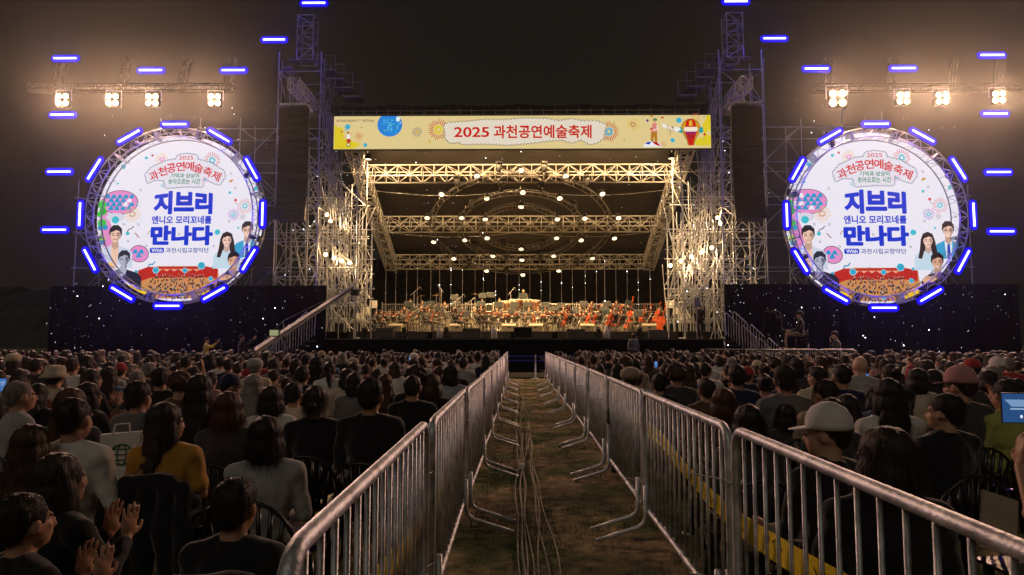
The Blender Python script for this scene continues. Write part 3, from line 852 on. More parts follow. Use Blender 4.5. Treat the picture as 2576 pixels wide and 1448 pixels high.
def make_poster(s):
    yz = 31.75
    c = P(452.7, 548.8, yz) if s < 0 else P(2194, 548.0, yz)
    RD = 3.95 if s < 0 else 4.06
    o = empty('round_screen', tuple(c), label='glowing round LED festival poster screen on the %s' % SIDE[s], cat='screen', group='round LED screens')
    b = MB(); b.prism([(RD * 1.02 * math.cos(2 * PI * i / 64), .05, RD * 1.02 * math.sin(2 * PI * i / 64)) for i in range(64)], (0, .25, 0)); b.build('screen_back', M['black'], o)
    b = MB(); b.prism([(RD * math.cos(2 * PI * i / 64), 0, RD * math.sin(2 * PI * i / 64)) for i in range(64)], (0, .045, 0)); b.build('lit_panel', art_bg, o)
    K = RD / 690
    A = Art(lambda u, v: ((u - 725) * K, (720 - v) * K), o, clip=RD * .996)
    tur, dkl = (60, 190, 205), (40, 40, 60)
    # --- decoration
    def stripes(poly_pts, u0, v0, u1, v1, inside):
        A.poly(poly_pts, (230, 140, 200)); A.layer += 1
        dv = 33; du = 50; r = 0; v = v0
        while v < v1:
            u = u0 + (r % 2) * 20
            while u < u1:
                t = [(u, v + dv), (u + du, v + dv), (u + du * .75, v), (u + du * .4, v)]
                if all(inside(*q_) for q_ in t): A.poly(t, (30, 150, 205) if rnd.random() < .85 else (235, 235, 245))
                u += du
            v += dv; r += 1
    el = lambda cu, cv, a, b_, n=28, rot=0: [(cu + a * math.cos(t) * math.cos(rot) - b_ * math.sin(t) * math.sin(rot), cv + a * math.cos(t) * math.sin(rot) + b_ * math.sin(t) * math.cos(rot)) for t in [2 * PI * i / n for i in range(n)]]
    A.poly([(50, 700), (60, 560), (110, 560), (130, 700), (200, 900), (150, 960), (100, 960)], (230, 140, 200))
    stripes(el(222, 590, 150, 100), 72, 490, 372, 690, lambda u, v: ((u - 222) / 150) ** 2 + ((v - 590) / 100) ** 2 < 1)
    A.line(el(222, 590, 150, 100), 5, dkl, True)
    stripes(el(400, 1018, 78, 68, rot=.3), 320, 950, 480, 1090, lambda u, v: ((u - 400) / 78) ** 2 + ((v - 1018) / 66) ** 2 < 1)
    A.line(el(400, 1018, 78, 68, rot=.3), 5, dkl, True)
    A.layer += 1
    A.poly(el(190, 715, 78, 36), (215, 212, 228))
    A.layer += 1
    for u, v, r_, c_ in ((75, 610, 36, (60, 200, 60)), (85, 665, 32, (45, 180, 50)), (62, 690, 26, (60, 200, 60)), (82, 765, 36, (50, 195, 60)), (110, 800, 22, (40, 150, 200)), (70, 800, 22, (40, 140, 190)), (82, 895, 34, (150, 200, 40))):
        A.disc(u, v, r_, c_)
    A.poly([(62, 905), (120, 905), (112, 945), (70, 945)], (40, 110, 190)); A.line([(80, 795), (80, 880)], 6, (40, 130, 60))
    A.poly([(110, 1020), (160, 1020), (190, 1080), (200, 1150), (150, 1130), (115, 1080)], (245, 200, 70))
    A.disc(135, 988, 16, (235, 110, 180)); A.line([(135, 1004), (128, 1040), (138, 1070)], 2.5, dkl)
    for u, v, r_ in ((238, 290, 20), (197, 432, 9), (427, 216, 13), (192, 737, 31), (298, 850, 16), (1042, 840, 23), (1134, 510, 12), (1214, 805, 9), (1350, 478, 18), (365, 600, 9), (440, 1022, 8)):
        A.disc(u, v, r_, tur)
    q = random.Random(3)
    for u, v in ((170, 410), (390, 486), (384, 775), (264, 773), (306, 914), (458, 952), (1140, 350), (1178, 474), (1136, 750), (1016, 955), (726, 856), (1380, 715), (686, 1125), (178, 625), (282, 255), (478, 195)):
        A.line([(u - 7, v - 8), (u + 7, v - 5), (u + 5, v + 9), (u - 8, v + 6)], 2.6, (70, 60, 90), True)
    A.poly([(1122, 425), (1135, 402), (1163, 400), (1150, 420)], (205, 140, 50)); A.poly([(466, 192), (490, 186), (486, 202), (474, 204)], (190, 60, 60))
    A.line([(346, 790), (330, 808), (308, 815), (292, 838)], 7, dkl); A.line([(358, 848), (375, 860), (380, 872), (394, 882)], 7, (150, 40, 50)); A.line([(494, 830), (478, 832), (466, 856)], 5, (140, 110, 60))
    A.line([(478, 1138), (492, 1105), (515, 1108), (534, 1086)], 10, (40, 150, 190))
    A.disc(1184, 574, 12, (220, 60, 60)); A.line([(1184, 586), (1192, 604), (1204, 612)], 2.5, dkl)
    A.burst(556, 228, 55, [(235, 130, 190), (225, 190, 60)], 18, 4); A.burst(978, 238, 72, [(60, 190, 205), (205, 60, 80)], 22, 5)
    A.burst(330, 690, 72, [(215, 150, 60), (240, 190, 90)], 22, 4); A.burst(1262, 624, 64, [(60, 190, 205), (220, 90, 90)], 20, 4)
    A.burst(1170, 694, 50, [(60, 190, 205), (175, 80, 200)], 18, 4); A.burst(1246, 712, 28, [(90, 190, 205), (230, 120, 90)], 12, 3)
    A.burst(575, 448, 24, [(60, 170, 200), (60, 170, 200)], 10, 3)
    A.flush('printed_decoration')
    # --- cloud badge and lettering
    A.cloud([(690, 195), (760, 182), (850, 195), (858, 232), (960, 258), (1080, 330), (1090, 380), (1045, 445), (975, 420), (915, 385), (905, 460), (760, 458), (600, 470), (585, 405), (500, 400), (445, 430), (425, 355), (480, 295), (600, 240), (672, 232)], 24, 4, (228, 224, 236), (70, 90, 130))
    A.layer += 1
    A.burst(925, 402, 34, [(60, 170, 200), (235, 130, 190)], 12, 3); A.layer += 1
    A.text('2025', (700, 200, 822, 233), (205, 25, 45), .008, .0)
    for ch, u, v, r_ in (('과', 497, 366, -24), ('천', 568, 330, -18), ('공', 640, 303, -11), ('연', 716, 289, -4), ('예', 792, 288, 4), ('술', 868, 304, 11), ('축', 944, 334, 18), ('제', 1016, 370, 24)):
        A.text(ch, (u - 38, v - 39, u + 38, v + 39), (205, 20, 40), .022, R(r_))
    A.text('기억과 상상이', (636, 347, 874, 388), (15, 135, 95), .022)
    A.text('솟아오르는 시간', (618, 393, 886, 440), (15, 135, 95), .022)
    blue = (5, 50, 205)
    bow = lambda fx, fy: 26 * (2 * fx - 1) ** 2 * fy
    for du, dv in ((0, 0), (-4, 0), (4, 0), (0, -4), (0, 4)):
        A.text('지브리', (508 + du, 494 + dv, 992 + du, 688 + dv), blue, .036, 0, bow); A.text('만나다', (494 + du, 788 + dv, 1002 + du, 946 + dv), blue, .036); A.layer += .5
    A.text('엔니오 모리꼬네를', (496, 704, 992, 772), blue, .034)
    A.poly([(497, 970), (600, 970), (608, 978), (608, 1004), (600, 1012), (497, 1012), (490, 1004), (490, 978)], blue)
    A.text('과천시립교향악단', (622, 970, 978, 1012), (20, 60, 160), .012)
    A.layer += 1
    A.text('With', (504, 976, 596, 1006), (240, 240, 250), .02)
    A.flush('printed_lettering')
    # --- concert hall picture
    A.poly([(470, 1150), (560, 1122), (960, 1122), (1060, 1145), (1080, 1300), (900, 1420), (560, 1420), (340, 1300), (400, 1160)], (205, 140, 80)); A.layer += 1
    A.poly([(400, 1160), (480, 1128), (960, 1124), (1060, 1145), (1055, 1228), (950, 1215), (500, 1218), (420, 1250)], (190, 40, 30)); A.layer += 1
    for i in range(22): A.line([(410 + i * 30, 1140), (410 + i * 30, 1218)], 2, (150, 25, 20))
    for i in range(6): A.poly([(545 + i * 62, 1146), (607 + i * 62, 1146), (576 + i * 62, 1166)], (235, 170, 130))
    A.layer += 1
    q = random.Random(11)
    pts = []
    for _ in range(230):
        t = q.random(); v = 1195 + 185 * t; hw = 190 + 60 * math.sin(t * 2.6) - 40 * (t > .8)
        pts.append((v, 740 + q.uniform(-hw, hw) + (q.random() - .5) * 20))
    pts.sort()
    for v, u in pts:
        h = 10 + (v - 1195) * .03
        A.poly([(u - 5, v + h), (u - 4, v - h * .6), (u, v - h * .9), (u + 4, v - h * .6), (u + 6, v + h)], (28, 24, 34) if q.random() < .85 else (150, 40, 30))
    A.layer += 1
    for v, u in pts:
        A.disc(u, v - 10, 3.2, (225, 180, 150), 6)
        if q.random() < .4: A.poly([(u - 2, v - 5), (u + 2, v - 5), (u, v + 4)], (235, 235, 235))
        if q.random() < .16: A.disc(u + 6, v + 4, 4, (170, 50, 30), 6, 6)
    A.layer += 1
    for u, v, r_ in ((388, 1168, 13), (550, 1156, 24), (790, 1158, 19), (924, 1118, 28), (1022, 1132, 11), (1004, 1226, 17), (780, 1362, 12)):
        A.disc(u, v, r_ * 1.15, (190, 235, 245)); A.layer += 1; A.disc(u, v, r_, (50, 165, 200)); A.layer -= 1
    A.layer += 2
    for u, v, r_ in ((300, 1290, 30), (350, 1310, 32), (410, 1320, 34), (465, 1335, 34), (500, 1358, 26), (960, 1365, 24), (1000, 1345, 26), (1050, 1320, 30), (1010, 1375, 24)):
        A.disc(u, v, r_, (240, 200, 30))
    A.flush('printed_orchestra_picture', 'printed picture of an orchestra in a red concert hall')
    # --- five portraits
    fair, tan = (238, 196, 172), (222, 168, 138)
    portrait(A, 206, 868, 62, (38, 34, 44), fair, (205, 212, 232), inner=(238, 196, 172), shoulder=1.2); A.flush('printed_portrait', 'printed portrait of a young man in an open pale shirt')
    portrait(A, 288, 1072, 58, (40, 42, 58), (176, 180, 200), (34, 36, 58), hand=True, shade=(110, 114, 140), shoulder=1.3); A.flush('printed_portrait', 'printed blue-grey portrait of a man with a hand at his chin')
    portrait(A, 1300, 832, 56, (60, 46, 44), fair, (60, 160, 205), inner=(225, 232, 245), tie=(20, 60, 170), glasses=True, smile=True, shoulder=1.05); A.flush('printed_portrait', 'printed portrait of a smiling man in a light blue jacket and tie')
    portrait(A, 1136, 915, 52, (52, 34, 36), (245, 205, 188), (196, 218, 232), long_hair=True, shoulder=1.05); A.flush('printed_portrait', 'printed portrait of a long-haired woman in a pale blouse')
    portrait(A, 1198, 1085, 58, (36, 28, 30), tan, (44, 36, 56), smile=True, shoulder=1.1)
    A.layer += 1; A.poly([(1070, 1225), (1105, 1190), (1180, 1200), (1240, 1195), (1255, 1225), (1150, 1240), (1085, 1245)], tan)
    A.flush('printed_portrait', 'printed portrait of a grinning man resting on his folded arms')
    return o
for s in (-1, 1): make_poster(s)

# ------------------------------------------------------------------ long banner over the stage
def make_banner():
    Y = 32.7
    p0, p1 = P(840, 335, Y), P(1788, 331, Y); zt, zb = P(1315, 292, Y).z, P(1315, 374.5, Y).z
    W = p1.x - p0.x; H = zt - zb
    o = empty('banner_screen', ((p0.x + p1.x) / 2, Y, (zt + zb) / 2), label='long cream LED banner with red festival title across the top of the stage', cat='banner')
    b = MB(); b.box((0, .12, 0), (W + .08, .2, H + .08)); b.build('banner_case', M['black'], o)
    b = MB(); b.box((0, -.0, 0), (W, .03, H)); b.build('lit_panel', em('banner_cream', lin((238, 214, 150)), 0.86), o)
    # art units: zoom pixels, left half u 75..2576 and right half continues; 4.684 units = one source pixel
    u0, u1, v0, v1 = 75, 4987, 105, 530
    A = Art(lambda u, v: (((u - u0) / (u1 - u0) - .5) * W, (.5 - (v - v0) / (v1 - v0)) * H), o)
    A.layer = 4
    XR = lambda x: 2576 + x * 1.0 - 0                # right picture starts at source px 1480 (scale 4.6)
    ink, red, cyan, yel = (50, 28, 30), (200, 28, 20), (60, 175, 205), (222, 200, 40)
    # yellow bushes at both ends
    A.poly([(82, 210), (130, 250), (190, 255), (210, 330), (200, 400), (250, 390), (330, 430), (430, 465), (380, 500), (330, 528), (82, 528)], yel)
    A.poly([(4985, 110), (4930, 110), (4920, 170), (4880, 230), (4890, 300), (4870, 330), (4930, 345), (4950, 300), (4985, 320)], yel)
    A.poly([(4770, 440), (4830, 400), (4880, 390), (4940, 350), (4985, 380), (4985, 500), (4800, 500)], yel)
    A.text('GWACHEON', (146, 148, 344, 180), ink, .006); A.text('FESTIVAL', (450, 148, 602, 180), ink, .006)
    A.text('PERFORMING', (354, 148, 442, 160), ink, 0); A.text('ARTS', (354, 164, 390, 176), ink, 0)
    A.poly([(112, 150), (123, 150), (123, 178), (112, 178)], (150, 40, 40)); A.line([(128, 152), (138, 152), (128, 164), (138, 164), (128, 176), (138, 176)], 3, ink)
    for u, v, r in ((255, 243, 36), (228, 288, 11), (490, 480, 26)): A.disc(u, v, r, cyan)
    for u, v, r in ((4575, 172, 36), (4490, 430, 28), (4905, 130, 9), (4880, 412, 6)): A.disc(u, v, r, cyan)
    A.disc(178, 305, 15, (190, 60, 80)); A.line([(178, 320), (180, 360), (190, 390)], 2.5, ink)
    A.disc(4905, 355, 16, red); A.line([(4905, 372), (4895, 410), (4905, 440)], 2.5, ink)
    # rider on one wheel
    A.layer += 1
    A.disc(270, 475, 27, ink); A.layer += 1; A.disc(270, 475, 19, (240, 225, 170)); A.disc(262, 320, 15, (70, 40, 35))
    A.poly([(245, 345), (285, 342), (290, 398), (248, 402)], (240, 240, 240)); A.line([(248, 352), (220, 378), (200, 392)], 9, (215, 150, 120)); A.line([(282, 348), (305, 330), (325, 312)], 9, (215, 150, 120))
    A.poly([(248, 400), (292, 398), (302, 430), (275, 460), (262, 440), (256, 472), (246, 450)], (190, 50, 30)); A.layer += 1; A.disc(265, 330, 10, (220, 160, 130))
    A.burst(404, 368, 62, [(200, 120, 60), (205, 130, 70)], 22, 4); A.burst(1165, 313, 68, [(200, 160, 70), (90, 90, 140)], 22, 5)
    A.burst(1445, 285, 140, [(222, 200, 40), (190, 50, 40)], 26, 9); A.burst(3665, 318, 132, [(90, 170, 200), (190, 40, 40)], 26, 9)
    A.burst(3980, 225, 96, [(190, 120, 60), (215, 190, 50)], 24, 5); A.burst(4365, 480, 40, [(220, 130, 120), (200, 80, 80)], 14, 3); A.burst(4790, 140, 62, [(230, 190, 60), (215, 90, 80)], 20, 4)
    A.layer += 1
    # blue ball with confetti
    ballp = [(808 + 163 * math.cos(a), max(106, min(528, 218 + 155 * math.sin(a)))) for a in [2 * PI * i / 36 for i in range(36)]]
    A.poly(ballp, (40, 130, 215)); A.layer += 1
    q = random.Random(5)
    for _ in range(70):
        a, r = q.uniform(0, 2 * PI), q.uniform(0, 135) ** 1.0; u, v = 808 + r * math.cos(a), 228 + r * .85 * math.sin(a)
        if v > 118: A.poly([(u - 7, v - 6), (u + 8, v - 3), (u + 5, v + 7), (u - 8, v + 4)], [(70, 200, 220), (40, 170, 200), (120, 220, 230), (60, 150, 140)][q.randrange(4)])
    A.layer += 1
    A.disc(915, 145, 27, (225, 240, 235), 16, 34); A.disc(947, 193, 8, (225, 240, 235))
    # balloon with letters
    A.layer += 1
    bu = 4725
    A.poly([(bu + 122 * math.cos(a), 280 + 122 * math.sin(a)) for a in [PI + PI * i / 16 for i in range(17)]] + [(bu + 100, 350), (bu + 50, 440), (bu + 40, 500), (bu - 40, 500), (bu - 50, 440), (bu - 100, 350)], (205, 150, 30)); A.layer += 1
    A.poly([(bu - 70, 262), (bu - 60, 190), (bu - 30, 162), (bu + 30, 162), (bu + 60, 190), (bu + 70, 262), (bu + 90, 300), (bu + 50, 410), (bu + 26, 500), (bu - 26, 500), (bu - 50, 410), (bu - 90, 300)], red); A.layer += 1
    A.poly([(bu - 24, 250), (bu - 22, 190), (bu, 170), (bu + 22, 190), (bu + 24, 250)], (225, 170, 40))
    A.poly([(bu - 92, 300), (bu - 80, 262), (bu + 80, 262), (bu + 92, 300), (bu + 70, 322), (bu - 70, 322)], (245, 225, 205)); A.layer += 1
    A.line([(bu + 122 * math.cos(a), 280 + 122 * math.sin(a)) for a in [PI + PI * i / 16 for i in range(17)]] + [(bu + 100, 350), (bu + 50, 440), (bu + 40, 500)], 5, ink); A.line([(bu - 122, 280), (bu - 100, 350), (bu - 50, 440), (bu - 40, 500)], 5, ink)
    for e in (-1, 1):
        for du, dv in ((0, 0), (18, -18), (22, 14), (2, 22)): A.disc(bu + e * (122 + du), 300 + dv, 20, (30, 160, 160))
    A.layer += 1
    A.text('GPAF', (bu - 74, 322, bu + 66, 360), (40, 40, 130), .02); A.text('CITY', (bu - 58, 374, bu + 42, 406), (40, 30, 60), .02)
    # juggler on a ball
    ju = 4225
    A.poly([(ju + 118 * math.cos(a), 520 + 78 * math.sin(a)) for a in [PI + PI * i / 14 for i in range(15)] if 520 + 78 * math.sin(a) < 529], (235, 235, 240)); A.layer += 1
    A.poly([(ju - 95, 478), (ju - 60, 452), (ju - 15, 452), (ju - 40, 488)], (40, 70, 180)); A.poly([(ju + 0, 446), (ju + 60, 456), (ju + 112, 512), (ju + 60, 500), (ju + 20, 480)], red)
    A.poly([(ju - 18, 322), (ju + 62, 322), (ju + 62, 400), (ju + 60, 468), (ju + 34, 468), (ju + 22, 370), (ju + 8, 440), (ju - 22, 436)], (180, 120, 30)); A.layer += 1
    A.poly([(ju + 4, 218), (ju + 52, 212), (ju + 66, 250), (ju + 66, 330), (ju - 8, 330), (ju - 4, 260)], (215, 130, 120)); A.line([(ju + 58, 240), (ju + 72, 290), (ju + 14, 300)], 18, (240, 220, 200)); A.line([(ju - 4, 262), (ju - 45, 250), (ju - 62, 216)], 12, (235, 190, 160))
    A.disc(ju + 28, 188, 22, (225, 165, 130), 14, 26); A.disc(ju + 38, 168, 28, (50, 130, 70), 14, 20); A.disc(ju - 12, 288, 14, red); A.disc(ju - 60, 178, 16, (40, 50, 130)); A.disc(ju - 5, 122, 17, (190, 130, 50))
    A.disc(ju + 2, 446, 16, (60, 30, 20), 8, 7); A.disc(ju + 46, 472, 16, (60, 30, 20), 8, 7)
    # winged letter
    lu = 4480
    A.poly([(lu - 60, 238), (lu + 10, 262), (lu + 30, 320), (lu - 62, 288)], (235, 215, 195)); A.poly([(lu - 70, 232), (lu - 130, 218), (lu - 120, 260), (lu - 66, 282)], (240, 235, 230)); A.poly([(lu + 30, 262), (lu + 100, 270), (lu + 118, 300), (lu + 60, 328), (lu + 26, 315)], (240, 235, 230)); A.line([(lu - 30, 300), (lu - 20, 320), (lu - 30, 368)], 6, (130, 70, 40))
    A.layer += 1; A.line([(lu - 60, 238), (lu + 10, 262), (lu + 30, 320), (lu - 62, 288)], 3, ink, True); A.poly([(lu + 0, 258), (lu + 18, 262), (lu + 14, 278), (lu - 4, 274)], (60, 50, 60))
    A.poly([(4345, 128), (4385, 136), (4365, 152), (4340, 150)], red); A.poly([(1318, 420), (1335, 425), (1355, 455), (1340, 462), (1322, 445)], (200, 180, 60)); A.line([(3850, 435), (3862, 420), (3870, 430), (3858, 445)], 2.5, ink, True)
    A.line([(425, 258), (440, 250), (460, 252), (440, 266)], 2.5, ink, True)
    A.flush('printed_decoration')
    A.cloud([(1520, 240), (1560, 205), (1800, 190), (2060, 165), (2300, 170), (2576, 148), (2860, 155), (3010, 185), (3180, 160), (3300, 185), (3500, 185), (3625, 235), (3600, 310), (3590, 400), (3520, 455), (3420, 480), (3300, 420), (3180, 460), (3060, 420), (2850, 435), (2650, 460), (2350, 485), (2100, 470), (1900, 470), (1780, 475), (1720, 450), (1600, 455), (1540, 400), (1535, 320)], 46, 5, (228, 216, 196), ink)
    A.layer += 2
    A.text('2025', (1650, 255, 2108, 388), red, .020)
    A.text('과천공연예술축제', (2165, 232, 3438, 405), red, .024)
    A.flush('printed_lettering')
make_banner()
# ------------------------------------------------------------------ crowd barriers along the aisle
XL, XR = -0.435, 0.964
tie_m = pm('cable_tie', (0.6, 0.6, 0.56), .5)
def barrier_meshes(L):
    H, B, r = 1.10, .235, .021
    pts = []
    rr = .10
    def arc(cy_, cz, a0, a1, n=5): return [(0, cy_ + rr * math.cos(a0 + (a1 - a0) * i / n), cz + rr * math.sin(a0 + (a1 - a0) * i / n)) for i in range(n + 1)]
    e = .025
    pts = arc(L - e - rr, H - rr, 0, PI / 2) + arc(e + rr, H - rr, PI / 2, PI) + arc(e + rr, B + rr, PI, 1.5 * PI) + arc(L - e - rr, B + rr, 1.5 * PI, 2 * PI)
    b = MB(); b.path(pts, r, 10, closed=True); f = b.mesh('frame', M['steel'], smooth=True)
    b = MB(); n = 17
    for i in range(1, n): b.tube((0, e + (L - 2 * e) * i / n, B - .02), (0, e + (L - 2 * e) * i / n, H - .01), .0085, 8, cap=True)
    bars = b.mesh('bars', M['steel'], smooth=True)
    b = MB()
    b.path([(-.40, 0, .018), (-.09, 0, .115), (-.045, 0, .145), (-.028, 0, .19), (-.026, 0, .42)], .016, 8)
    b.path([(.40, 0, .018), (.09, 0, .115), (.045, 0, .145), (.028, 0, .19), (.026, 0, .42)], .016, 8)
    ft = b.mesh('foot', M['steel'], smooth=True)
    b = MB()
    b.path([(.03, -.03, 0), (.03, .03, .004), (-.03, .03, .008), (-.03, -.03, .004)], .004, 5, closed=True); b.tube((-.03, .01, .004), (-.20, .05, .02), .004, 4)
    ti = b.mesh('cable_tie', tie_m)
    b = MB(); b.box((0, 0, 0), (.05, .012, .035)); cl = b.mesh('coupling', M['steel'])
    return f, bars, ft, ti, cl
def barrier(x, y0, L, label, group, rz_=0):
    f, bars, ft, ti, cl = BM[L]
    o = empty('crowd_barrier', (x, y0, 0), rz_, label, 'barrier', group)
    mobj('frame', f, o); mobj('vertical_bars', bars, o)
    mobj('foot', ft, o, (0, .16, 0)); mobj('foot', ft, o, (0, L - .16, 0))
    for z in (.42, .86): mobj('cable_tie', ti, o, (0, L, z), (0, 0, rnd.uniform(-.5, .5)))
    mobj('coupling', cl, o, (0, L, .30)); mobj('coupling', cl, o, (0, L, .98))
    return o
BM = {L: barrier_meshes(L) for L in (2.13, 2.2, 1.85)}
y = 1.27
for i in range(11):
    L = 2.13 if i == 0 else 2.2
    barrier(XL, y, L, 'steel crowd barrier on the left of the aisle, %s from the camera' % nth(i), 'crowd barriers along the left of the aisle', R(rnd.uniform(-.8, .8)))
    y += L
y = 0.98
for i in range(11):
    barrier(XR, y, 2.2, 'steel crowd barrier on the right of the aisle, %s from the camera' % nth(i), 'crowd barriers along the right of the aisle', R(rnd.uniform(-.8, .8)))
    y += 2.2
# yellow barrier tape tied behind the right barriers
def tape(tx, lab):
    m = pm('yellow_tape', (0.85, 0.66, 0.01), .45, 0, .08, 3)
    o = empty('warning_tape', (tx, 1.2, .70), label=lab, cat='tape')
    b = MB(); n = 40
    for i in range(n):
        q = []
        for k in (i, i + 1):
            t = k / n; yy = 5.2 * t; zz = .10 - .14 * math.sin(PI * min(1, t * 1.4)) + .02 * math.sin(9 * t)
            tw = .012 * math.sin(t * 14)
            q.append(((.012 * math.sin(7 * t), yy, zz + .052), (.012 * math.sin(7 * t) + tw, yy, zz - .052)))
        b.poly([q[0][0], q[1][0], q[1][1], q[0][1]])
    s_ = b.build('strip', m, o); md = s_.modifiers.new('thickness', 'SOLIDIFY'); md.thickness = .001
    b = MB(); q = random.Random(4)
    for k in range(11):                               # illegible dark print
        t = .05 + k * .085; yy = 5.2 * t; zz = .10 - .14 * math.sin(PI * min(1, t * 1.4)) + .02 * math.sin(9 * t)
        for j in range(3):
            y2 = yy + j * .06; xo = .012 * math.sin(7 * t) - .006
            p = [(xo, y2 + q.uniform(-.02, .02), zz + q.uniform(-.03, .03)) for _ in range(4)]
            b.path(p, .0022, 4)
    b.build('print_mark', M['rubber'], o)
tape(XR + .06, 'yellow warning tape with dark marks stretched behind the right barriers')
tape(XL - .05, 'yellow warning tape stretched behind the left barriers')
# blue belt barrier at the far end of the aisle
blue_belt = pm('blue_belt', (0.01, 0.04, 0.5), .5)
belt_pos = [-11, -8.5, -6.0, -3.6, -1.9, .62, 2.6, 5]
for i, x in enumerate(belt_pos):
    o = empty('belt_stanchion', (x, 26.9, 0), label='slim steel stanchion with blue belt%s' % (', the one standing in the aisle mouth' if i == 5 else ' hidden among the front row, %s from the left' % nth(i)), cat='stanchion', group='belt stanchions before the stage')
    b = MB(); b.lathe([(.16, 0.03), (.15, .05), (.03, .065), (.028, .95), (.032, .96), (.0, .97)], 14); b.build('post', M['steel'], o, smooth=True)
    if i + 1 < len(belt_pos):
        d = belt_pos[i + 1] - x
        b = MB(); b.box((d / 2, 0, .91), (d - .06, .004, .055)); b.box((d / 2, 0, .74), (d - .06, .004, .05)); b.build('belt', blue_belt, o)

# cables on the ground down the aisle
cable_m = pm('pale_cable', (0.50, 0.45, 0.36), .6)
for i in range(8):
    q = random.Random(20 + i); ph = q.uniform(0, 6); x0 = .0 + i * .026 + q.uniform(-.03, .03)
    pts = []; yy = 2.2
    ye = 26.5 if i < 4 else q.uniform(10, 20)
    while yy < ye:
        pts.append((x0 + .025 * math.sin(yy * .9 + ph) + .012 * math.sin(yy * 2.6 + ph * 2) + .05 * math.sin(yy * .23 + i) - .004 * yy, yy, .022 + .004 * i)); yy += .18
    b = MB(); b.path(pts, .0055, 6)
    tag(b.build('cable', cable_m, smooth=True), 'pale cable snaking along the trodden grass, %s from the left' % nth(i), 'cable', 'cables down the aisle')
b = MB(); b.box((0, 0, .05), (.07, .12, .05)); b.tube((0, .06, .06), (.02, .16, .04), .014, 6)
o = b.build('plug_socket', M['white'], loc=(0.02, 8.1, 0)); tag(o, 'white cable connector lying among the cables halfway down the aisle', 'connector')

# grass tufts
b = MB(); q = random.Random(9)
for _ in range(16000):
    x, y = q.uniform(-.9, 1.5), 2.4 + 24 * q.random() ** 1.9
    if noise.noise(V((x * 1.1, y * 1.1, 0))) > -.02 and q.random() < .75: continue
    h, a = q.uniform(.015, .065), q.uniform(0, 2 * PI); dx, dy = .004 * math.cos(a), .004 * math.sin(a); lx, ly = q.uniform(-.03, .03), q.uniform(-.03, .03)
    b.poly([(x - dx, y - dy, -.015), (x + dx, y + dy, -.015), (x + lx, y + ly, h)])
tag(b.build('grass', pm('grass_blades', (.06, .07, .02), .8, 0, .4, 2)), 'short trodden grass tufts in the aisle', 'grass', kind='stuff')

# silver railings across the back of the stage
BKM = {}
def back_rail(x0, x1, Y, zt, i, n):
    o = empty('stage_railing', (x0, Y, zt - 1.1), label='silver railing panel behind the orchestra, %s from the left' % nth(i), cat='railing', group='railings behind the orchestra')
    W = x1 - x0
    if 'm' not in BKM:
        e, rr = .03, .10
        def fr(za, zb): 
            A_ = []
            for cx, cz, a0 in ((W - e - rr, zb - .02, 0), (e + rr, zb - .02, PI / 2)): A_ += [(cx + (rr if a0 == 0 else -rr), 0, zb)]
            for cx, cz, a0 in ((e + rr, za + rr, PI), (W - e - rr, za + rr, 1.5 * PI)): A_ += [(cx + rr * math.cos(a0 + PI / 2 * k / 4), 0, cz + rr * math.sin(a0 + PI / 2 * k / 4)) for k in range(5)]
            return A_
        b = MB(); b.path(fr(.60, 1.1), .022, 6, closed=True); b.path(fr(.03, .48), .02, 6, closed=True)
        for k in range(1, 13):
            x = W * k / 13; b.tube((x, 0, .60), (x, 0, 1.1), .011, 5, cap=False); b.tube((x, 0, .03), (x, 0, .48), .011, 5, cap=False)
        BKM['m'] = b.mesh('rail_frame', M['alu'])
        b = MB(); b.tube((0, 0, 0), (0, 0, 1.14), .025, 8); b.ell((0, 0, 1.17), .05, 8, 6); BKM['p'] = b.mesh('post', M['alu'])
    mobj('rail_frame', BKM['m'], o); mobj('post', BKM['p'], o)
for i in range(10): back_rail(-9.2 + i * 1.86, -9.2 + (i + 1) * 1.86, 45.6, 3.97, i, 10)

# ------------------------------------------------------------------ boxes, wedges, speakers on the stage lip
def speaker_box(px0, px1, pyt, Y, label, screen=False):
    p0, p1 = P(px0, pyt, Y), P(px1, pyt, Y); W = p1.x - p0.x; zb = 1.62 if Y < 34.5 else 2.0; H = p0.z - zb
    o = empty('stage_speaker', ((p0.x + p1.x) / 2, Y, zb), label=label, cat='loudspeaker')
    b = MB(); Z = H - .05
    b.prism([(-W / 2, 0, .05), (W / 2, 0, .05), (W / 2, .06, .05 + Z), (-W / 2, .06, .05 + Z)], (0, .42, 0)); b.build('cabinet', M['black'], o)
    b = MB(); b.prism([(-W / 2 + .03, -.006, .08), (W / 2 - .03, -.006, .08), (W / 2 - .03, .05, .02 + Z), (-W / 2 + .03, .05, .02 + Z)], (0, .004, 0)); b.build('grille', M['dark_glass'] if screen else M['rubber'], o)
    for x in (-.3, .3):
        b = MB(); b.lathe([(.03, -.02), (.03, .02)], 10, (x * W, .1, .03), Euler((0, PI / 2, 0)).to_matrix()); b.build('castor', M['grey'], o)
D = lambda zx, zy, ox: ((ox + zx / 5.152) * .887, (800 + zy / 5.152) * .887)
for (a, c, t, ox, lb, scn) in ((175, 435, 675, 1030, 'black front speaker box at the left end of the stage lip', 0), (1450, 1715, 680, 1030, 'black front speaker box left of the stage centre', 0),
                            (2200, 2465, 660, 1030, 'large glossy dark panel box at the centre of the stage lip', 1), (660, 925, 690, 1480, 'black front speaker box right of the stage centre', 0), (1865, 2125, 702, 1480, 'black front speaker box at the right end of the stage lip', 0)):
    (x0, yy), (x1, _) = D(a, t, ox), D(c, t, ox); speaker_box(x0, x1, yy, 33.5, lb, scn)
wedge_m = pm('beige_monitor', (0.28, 0.25, 0.18), .7)
